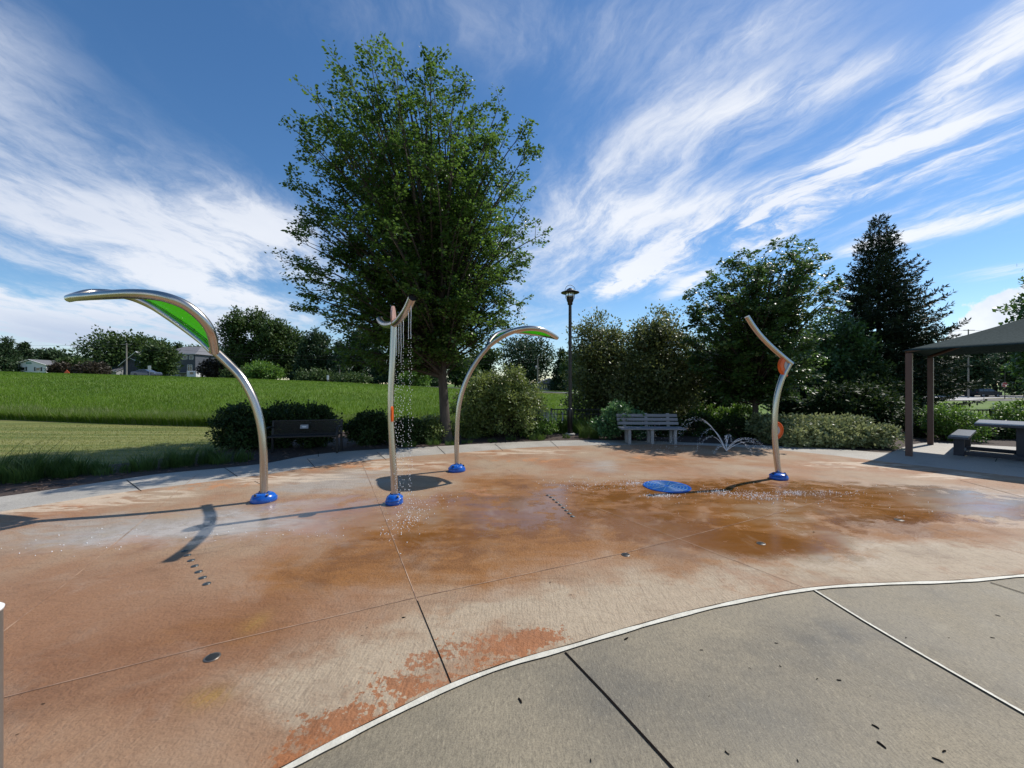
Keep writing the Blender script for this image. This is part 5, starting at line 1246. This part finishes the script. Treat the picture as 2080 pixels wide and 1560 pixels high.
trim_m = mat('white_trim', (.72, .72, .70), .6); wgl = mat('window_glass', (.02, .022, .025), .1, spec=.7)
def house(name, label, x, d, z0, w, dep, eave, ridge_h, wallm, roofm, wins, rz=0, gable_front=True, hip=False, over=.4, extra=None, cat='house', foot=None):
    "gable faces the meadow when gable_front; wins = [(cx, cz, w, h, kind)...] in metres on the front wall, measured from the house centre and its base"
    root = tag(empty(name, (x, d, z0), rz), label, cat)
    k = MB()
    if gable_front and not hip: k.prism([(-w/2, 0), (w/2, 0), (w/2, eave), (0, ridge_h), (-w/2, eave)], 0, dep)
    elif hip: k.box((0, dep/2, eave/2), (w, dep, eave))
    else:
        M_ = Matrix.Rotation(PI/2, 4, 'Z')
        k.prism([(0, 0), (dep, 0), (dep, eave), (dep/2, ridge_h), (0, eave)], -w/2, w/2, Matrix(((0, 1, 0, 0), (1, 0, 0, 0), (0, 0, 1, 0), (0, 0, 0, 1))))
    k.build('wall', wallm, root)
    k = MB(); t = .16
    if gable_front and not hip:
        sl = (ridge_h-eave)/(w/2)
        for s in (-1, 1):
            a = Vector((s*(w/2+over), 0, eave-sl*over+.03)); b = Vector((0, 0, ridge_h+.03))
            vs = [Vector((a.x, -over, a.z)), Vector((b.x, -over, b.z)), Vector((b.x, dep+over, b.z)), Vector((a.x, dep+over, a.z))]; vs += [v+Vector((0, 0, t)) for v in vs]
            k.add(vs, [(0, 1, 2, 3), (7, 6, 5, 4), (0, 4, 5, 1), (1, 5, 6, 2), (2, 6, 7, 3), (3, 7, 4, 0)])
    elif hip:
        o = over; rl = w*.25
        vs = [Vector((-w/2-o, -o, eave)), Vector((w/2+o, -o, eave)), Vector((w/2+o, dep+o, eave)), Vector((-w/2-o, dep+o, eave)), Vector((-rl, dep/2, ridge_h)), Vector((rl, dep/2, ridge_h))]
        k.add(vs, [(0, 1, 5, 4), (1, 2, 5), (2, 3, 4, 5), (3, 0, 4), (3, 2, 1, 0)])
    else:
        o = over
        vs = [Vector((-w/2-o, -o, eave-.15)), Vector((w/2+o, -o, eave-.15)), Vector((w/2+o, dep/2, ridge_h+.05)), Vector((-w/2-o, dep/2, ridge_h+.05)), Vector((-w/2-o, dep+o, eave-.15)), Vector((w/2+o, dep+o, eave-.15))]
        vs += [v+Vector((0, 0, t)) for v in vs]
        k.add(vs, [(6, 7, 8, 9), (9, 8, 11, 10), (0, 1, 7, 6), (1, 2, 8, 7), (3, 9, 6, 0)][:0]+[(6, 7, 8, 9), (9, 8, 11, 10), (3, 2, 1, 0), (4, 5, 2, 3), (0, 1, 7, 6), (5, 4, 10, 11), (1, 2, 8, 7), (2, 5, 11, 8), (3, 0, 6, 9), (4, 3, 9, 10)])
    k.build('roof', roofm, root)
    k = MB()
    if gable_front and not hip:
        sl = (ridge_h-eave)/(w/2)
        for s in (-1, 1): k.tube([Vector((s*(w/2+over), -over-.02, eave-sl*over+.08)), Vector((0, -over-.02, ridge_h+.08))], .09, 4)
    else: k.box((0, -over-.03, eave-.06+(0 if not hip else .06)), (w+2*over, .06, .2))
    k.build('fascia', trim_m, root)
    if foot: k = MB(); k.box((0, -.02, foot[0]/2), (w+.02, .06, foot[0])); k.build('foundation', foot[1], root)
    for (cx, cz, ww, hh, kind) in wins:
        if kind == 'shutter':
            k = MB(); k.box((cx, -.03, cz), (ww, .06, hh)); k.build('shutter', mat('dark_shutter', (.04, .045, .05), .7), root); continue
        if kind == 'awning':
            k = MB(); k.box((cx, -.06, cz), (ww, .12, hh)); k.build('gable_vent', mat('green_vent', (.12, .28, .22), .6), root); continue
        k = MB()
        for s in (-1, 1): k.box((cx+s*ww/2, -.04, cz), (.12, .10, hh+.12))
        k.box((cx, -.04, cz+hh/2), (ww, .10, .12)); k.box((cx, -.04, cz-hh/2), (ww, .10, .12))
        if kind == 'door': k.box((cx, -.04, cz), (.10, .10, hh)); k.box((cx, -.04, cz+.25*hh), (ww, .09, .05))
        fr = k.build('door' if kind == 'door' else 'window', trim_m, root)
        k = MB(); k.box((cx, -.02, cz), (ww-.12, .05, hh-.12)); k.build('pane', wgl, fr)
    if extra: extra(root)
    return root
wht = mat('white_siding', (.70, .71, .72), .7, col2=(.62, .63, .65), scale=1.2); grys = mat('slate_grey_siding', (.060, .066, .082), .7, col2=(.075, .082, .10), scale=.8, stretch=(.1, .1, 6))
dgry = mat('dark_grey_siding', (.030, .033, .045), .8, col2=(.045, .048, .062), scale=2); tan_ = mat('tan_siding', (.17, .15, .125), .8, col2=(.21, .185, .155), scale=1)
rf = mat('grey_shingle', (.13, .13, .14), .9, col2=(.18, .18, .19), scale=4); rfd = mat('dark_shingle', (.05, .05, .055), .9, col2=(.08, .08, .085), scale=4); pale_g = mat('light_grey_stucco', (.22, .22, .22), .8); lgry = mat('light_grey_siding', (.25, .25, .26), .7, col2=(.30, .30, .31), scale=.8)
D_ = 105; x = gx(62, D_); z0 = th(x, D_)
house('white_house', 'white gabled house with dark shutters at the far left', x, D_, z0, 8.0, 9, 3.4, 4.7, wht, rf,
      [(-1.9, 2.3, 1.1, .9, 'win'), (2.0, 2.2, 1.1, .9, 'win'), (-2.75, 2.3, .35, 1.1, 'shutter'), (-1.05, 2.3, .35, 1.1, 'shutter'), (1.15, 2.2, .35, 1.1, 'shutter'), (2.85, 2.2, .35, 1.1, 'shutter'), (-.4, 3.85, 1.3, .4, 'awning')], rz=.05)
x = gx(5, D_); house('white_shed', 'small pale shed half hidden at the left frame edge', x, D_, th(x, D_), 3.0, 4, 2.6, 3.6, lgry, rf, [(0, 1.5, .9, .9, 'win')], cat='shed')
D_ = 118; x = gx(203, D_); z0 = th(x, D_)
house('low_house', 'long low house with grey roof left of the utility pole', x, D_, z0, 10, 8, 2.4, 4.2, lgry, rf, [(-2, 1.3, 1.4, 1, 'win'), (2, 1.3, 1.4, 1, 'win')], gable_front=False)
D_ = 108; x = gx(281, D_); z0 = th(x, D_)
def inner_gable(root):
    k = MB(); k.tube([Vector((-2.4, -.1, 5.9)), Vector((3.6, -.1, 3.5))], .10, 4); k.build('trim_board', trim_m, root)
house('gabled_house', 'dark charcoal gabled house right behind the utility pole', x, D_, z0, 8.4, 11, 4.2, 7.6, dgry, rf, [(-2.6, .9, .8, .5, 'win')], extra=inner_gable, over=.7)
D_ = 108; x = gx(362, D_); z0 = th(x, D_)
def deck(root):
    k = MB(); k.box((2.6, -.7, 2.15), (5.0, 1.4, .16)); k.build('balcony_slab', lgry, root)
house('two_storey_house', 'slate grey two storey house with white trimmed windows and hip roof', x, D_, z0-.2, 9.6, 10, 7.4, 10.0, grys, rf,
      [(2.0, 6.5, 1.1, 1.0, 'win'), (3.7, 6.5, 1.1, 1.0, 'win'), (.2, 4.3, .8, 1.0, 'win'), (3.3, 3.4, 1.3, 2.0, 'door'), (.2, 1.0, .9, 1.1, 'win'), (2.4, 1.0, .8, 1.1, 'win'), (3.3, 1.0, .8, 1.1, 'win')], hip=True, over=.5, extra=deck, foot=(1.9, pale_g))
D_ = 104; x = gx(444, D_); z0 = th(x, D_)
def deck2(root):
    k = MB(); k.box((1.6, -1.2, 1.9), (4.4, 2.2, .18)); 
    for s in np.linspace(-.5, 3.7, 9): k.box((s, -2.2, 2.35), (.06, .06, .8))
    for s in (-.5, 3.7): k.box((s, -2.2, .9), (.14, .14, 1.9))
    k.build('deck', mat('brown_deck', (.05, .035, .028), .8), root)
house('tan_house', 'tan gabled house with brown deck beyond the near leaf sprayer pole', x, D_, z0, 8.0, 9, 2.7, 5.2, tan_, rfd, [(.8, 1.0, 1.2, 1.1, 'win'), (2.6, 1.0, 1.2, 1.1, 'win')], extra=deck2)
D_ = 104; x = gx(1116, D_); z0 = -.35
def porch(root):
    k = MB(); k.box((-1.2, -.5, 2.15), (2.6, 1.0, .15)); k.build('porch_roof', rfd, root)
house('small_house', 'small grey gabled house seen left of the lamp post', x, D_, z0, 5.4, 7, 2.4, 3.5, lgry, rf, [(-1.6, 1.3, .5, 1.3, 'win'), (-1.0, 1.3, .5, 1.3, 'win'), (-.4, 1.3, .5, 1.3, 'win'), (2.0, 1.3, .6, 1.5, 'win')], extra=porch)
# camper trailer
D_ = 96; x = gx(402, D_); root = tag(empty('camper_trailer', (x, D_, th(x, D_))), 'small white camper trailer between the grey and tan houses', 'trailer')
k = MB(); k.bbox((0, 0, 1.25), (2.3, 4, 1.7), None, .15); k.build('body', wht, root)
k = MB(); k.box((.1, -2.01, 1.55), (.9, .04, .6)); k.build('window', wgl, root)
for s in (-1, 1): k = MB(); k.lathe(Vector((s*.95, 0, .33)), [(.2, -.1), (.33, -.1), (.33, .1), (.2, .1)], 18, R=Matrix.Rotation(PI/2, 3, 'Y')); k.build('wheel', tyre_m, root)
k = MB(); k.box((0, -2.0, .45), (2.1, .1, .12)); k.build('bumper', rim2, root)

wood = mat('weathered_pole', (.20, .18, .16), .9, col2=(.28, .26, .23), scale=2, stretch=(1, 1, .1))
def util(px, d, top, label, arms, box=False, r0=.15):
    x = gx(px, d); z0 = th(x, d)-.1; Hh = EYE-(top-CY)/F*d-z0
    root = tag(empty('utility_pole', (x, d, z0)), label, 'utility pole')
    k = MB(); k.tube([Vector((0, 0, 0)), Vector((0, 0, Hh))], [r0, r0*.7], 8); k.build('pole', wood, root)
    for q in arms: k = MB(); k.box((0, -.12, Hh-q), (2.2, .10, .12)); k.build('crossarm', wood, root)
    if box: k = MB(); k.lathe((-.35, -.1, Hh-2.6), [(.22, 0), (.22, .8)], 14); k.build('transformer', lgry, root)
    return Vector((x, d, z0+Hh))
t1 = util(257, 84, 697, 'wooden utility pole beside the dark gabled house', (.3,))
t2 = util(1092, 88, 727, 'wooden utility pole with transformer above the big olive shrub', (), True)
t3 = util(690, 82, 742, 'short pale pole at the edge of the meadow before the dense row', (), r0=.10)
t4 = util(1967, 76, 669, 'utility pole with crossarm rising above the fabric canopy', (.2,), r0=.13)
t5 = util(1945, 88, 716, 'thin far pole left of the dark suv', (), r0=.11)
wire_m = mat('dark_cable', (.03, .03, .03), .8)
def wire(label, pts, sag, dz):
    k = MB()
    for z_ in dz:
        for a, b in zip(pts, pts[1:]): k.tube([a.lerp(b, t)+Vector((0, 0, z_-sag*4*t*(1-t))) for t in np.linspace(0, 1, 14)], .018, 4, cap=False)
    tag(k.build('power_line', wire_m), label, 'cable')
wire('power lines running from the left pole to the transformer pole', [Vector((-150, 84, t1.z+1)), t1, t3+Vector((0, 0, 2.2)), t2], .8, (-.2, -.9))
wire('power lines running from the pole above the canopy', [t4+Vector((-60, 25, 0)), t4, t4+Vector((40, -6, 0))], .8, (-.15, -1.2))

# signs
sgn_w = mat('sign_back', (.55, .56, .57), .5, .3)
x = gx(304, 73.5); z0 = th(x, 73.5); root = tag(empty('road_sign', (x, 73.5, z0)), 'pale rectangular road sign seen from behind, next to the slate blue car', 'sign')
k = MB(); k.tube([Vector((0, 0, 0)), Vector((0, 0, 2.2))], .04, 6); k.build('post', rim2, root); k = MB(); k.box((0, -.05, 1.75), (.6, .03, .85)); k.build('plate', sgn_w, root)
x = gx(666, 68); z0 = th(x, 68); root = tag(empty('marker_post', (x, 68, z0)), 'short white marker post at the top edge of the meadow', 'post')
k = MB(); k.tube([Vector((0, 0, 0)), Vector((0, 0, .9))], .04, 6); k.build('post', rim2, root); k = MB(); k.box((0, -.03, .85), (.35, .06, .8)); k.build('plate', wht, root)
x = gx(136, 71); z0 = th(x, 71); root = tag(empty('warning_sign', (x, 71, z0-.1)), 'small orange diamond road sign poking up over the meadow', 'sign')
k = MB(); k.prism([(0, -.15), (.58, .42), (0, 1.0), (-.58, .42)], -.02, .02); k.build('plate', mat('orange_sign', (.72, .10, .015), .5), root); k = MB(); k.box((0, .04, .2), (.06, .05, .7)); k.build('stand', black_m, root)
x = gx(2041, 68); z0 = th(x, 68)+.2; root = tag(empty('stop_sign', (x, 68, z0), -.45), 'red octagonal stop sign on a dark post right of the suv', 'sign')
k = MB(); k.tube([Vector((0, 0, 0)), Vector((0, 0, 2.9))], .06, 8); k.build('post', black_m, root)
oct_ = [(.46*math.cos(PI/8+q*PI/4), 2.5+.46*math.sin(PI/8+q*PI/4)) for q in range(8)]
k = MB(); k.prism(oct_, -.075, -.055); pl = k.build('plate', mat('white_sign_edge', (.62, .60, .58), .5), root)
k = MB(); k.prism([(x_*.92, 2.5+(z_-2.5)*.92) for x_, z_ in oct_], -.080, -.0765); k.build('face', mat('sign_red', (.36, .03, .03), .5), pl)
cu = bpy.data.curves.new('lettering', 'FONT'); cu.body = 'STOP'; cu.size = .33; cu.align_x = 'CENTER'; cu.align_y = 'CENTER'; cu.extrude = .002
to = bpy.data.objects.new('lettering', cu); COL.objects.link(to); bpy.context.view_layer.update()
me = bpy.data.meshes.new_from_object(to.evaluated_get(bpy.context.evaluated_depsgraph_get())); bpy.data.objects.remove(to)
me.materials.clear(); me.materials.append(trim_m); lo_ = link('lettering', me, pl); lo_.location = (0, -.084, 2.5); lo_.rotation_euler = (PI/2, 0, 0)
x = gx(2041, 74); z0 = th(x, 74); root = tag(empty('globe_lamp', (x, 74, z0)), 'far thin lamp post with white globe above the stop sign', 'lamp post')
Hh = EYE-(746-CY)/F*74-z0
k = MB(); k.tube([Vector((0, 0, 0)), Vector((0, 0, Hh))], .05, 8); k.build('pole', black_m, root); k = MB(); k.lathe((0, 0, Hh), [(.10, 0), (.26, .12), (.28, .26), (.2, .42), (.06, .5)], 16); k.build('globe', mat('milk_glass', (.75, .75, .73), .3), root); k = MB(); k.lathe((0, 0, Hh-.12), [(.07, 0), (.16, .06), (.16, .12)], 12); k.build('collar', black_m, root)
x = gx(2018, 27); root = tag(empty('marker_stake', (x, 27, th(x, 27))), 'small pale marker stake on the lawn beyond the picnic table', 'post')
k = MB(); k.tube([Vector((0, 0, 0)), Vector((0, 0, .62))], .035, 8); k.build('stake', lgry, root); k = MB(); k.lathe((0, 0, .60), [(.05, 0), (.05, .10), (.0, .12)], 10); k.build('cap', wht, root)
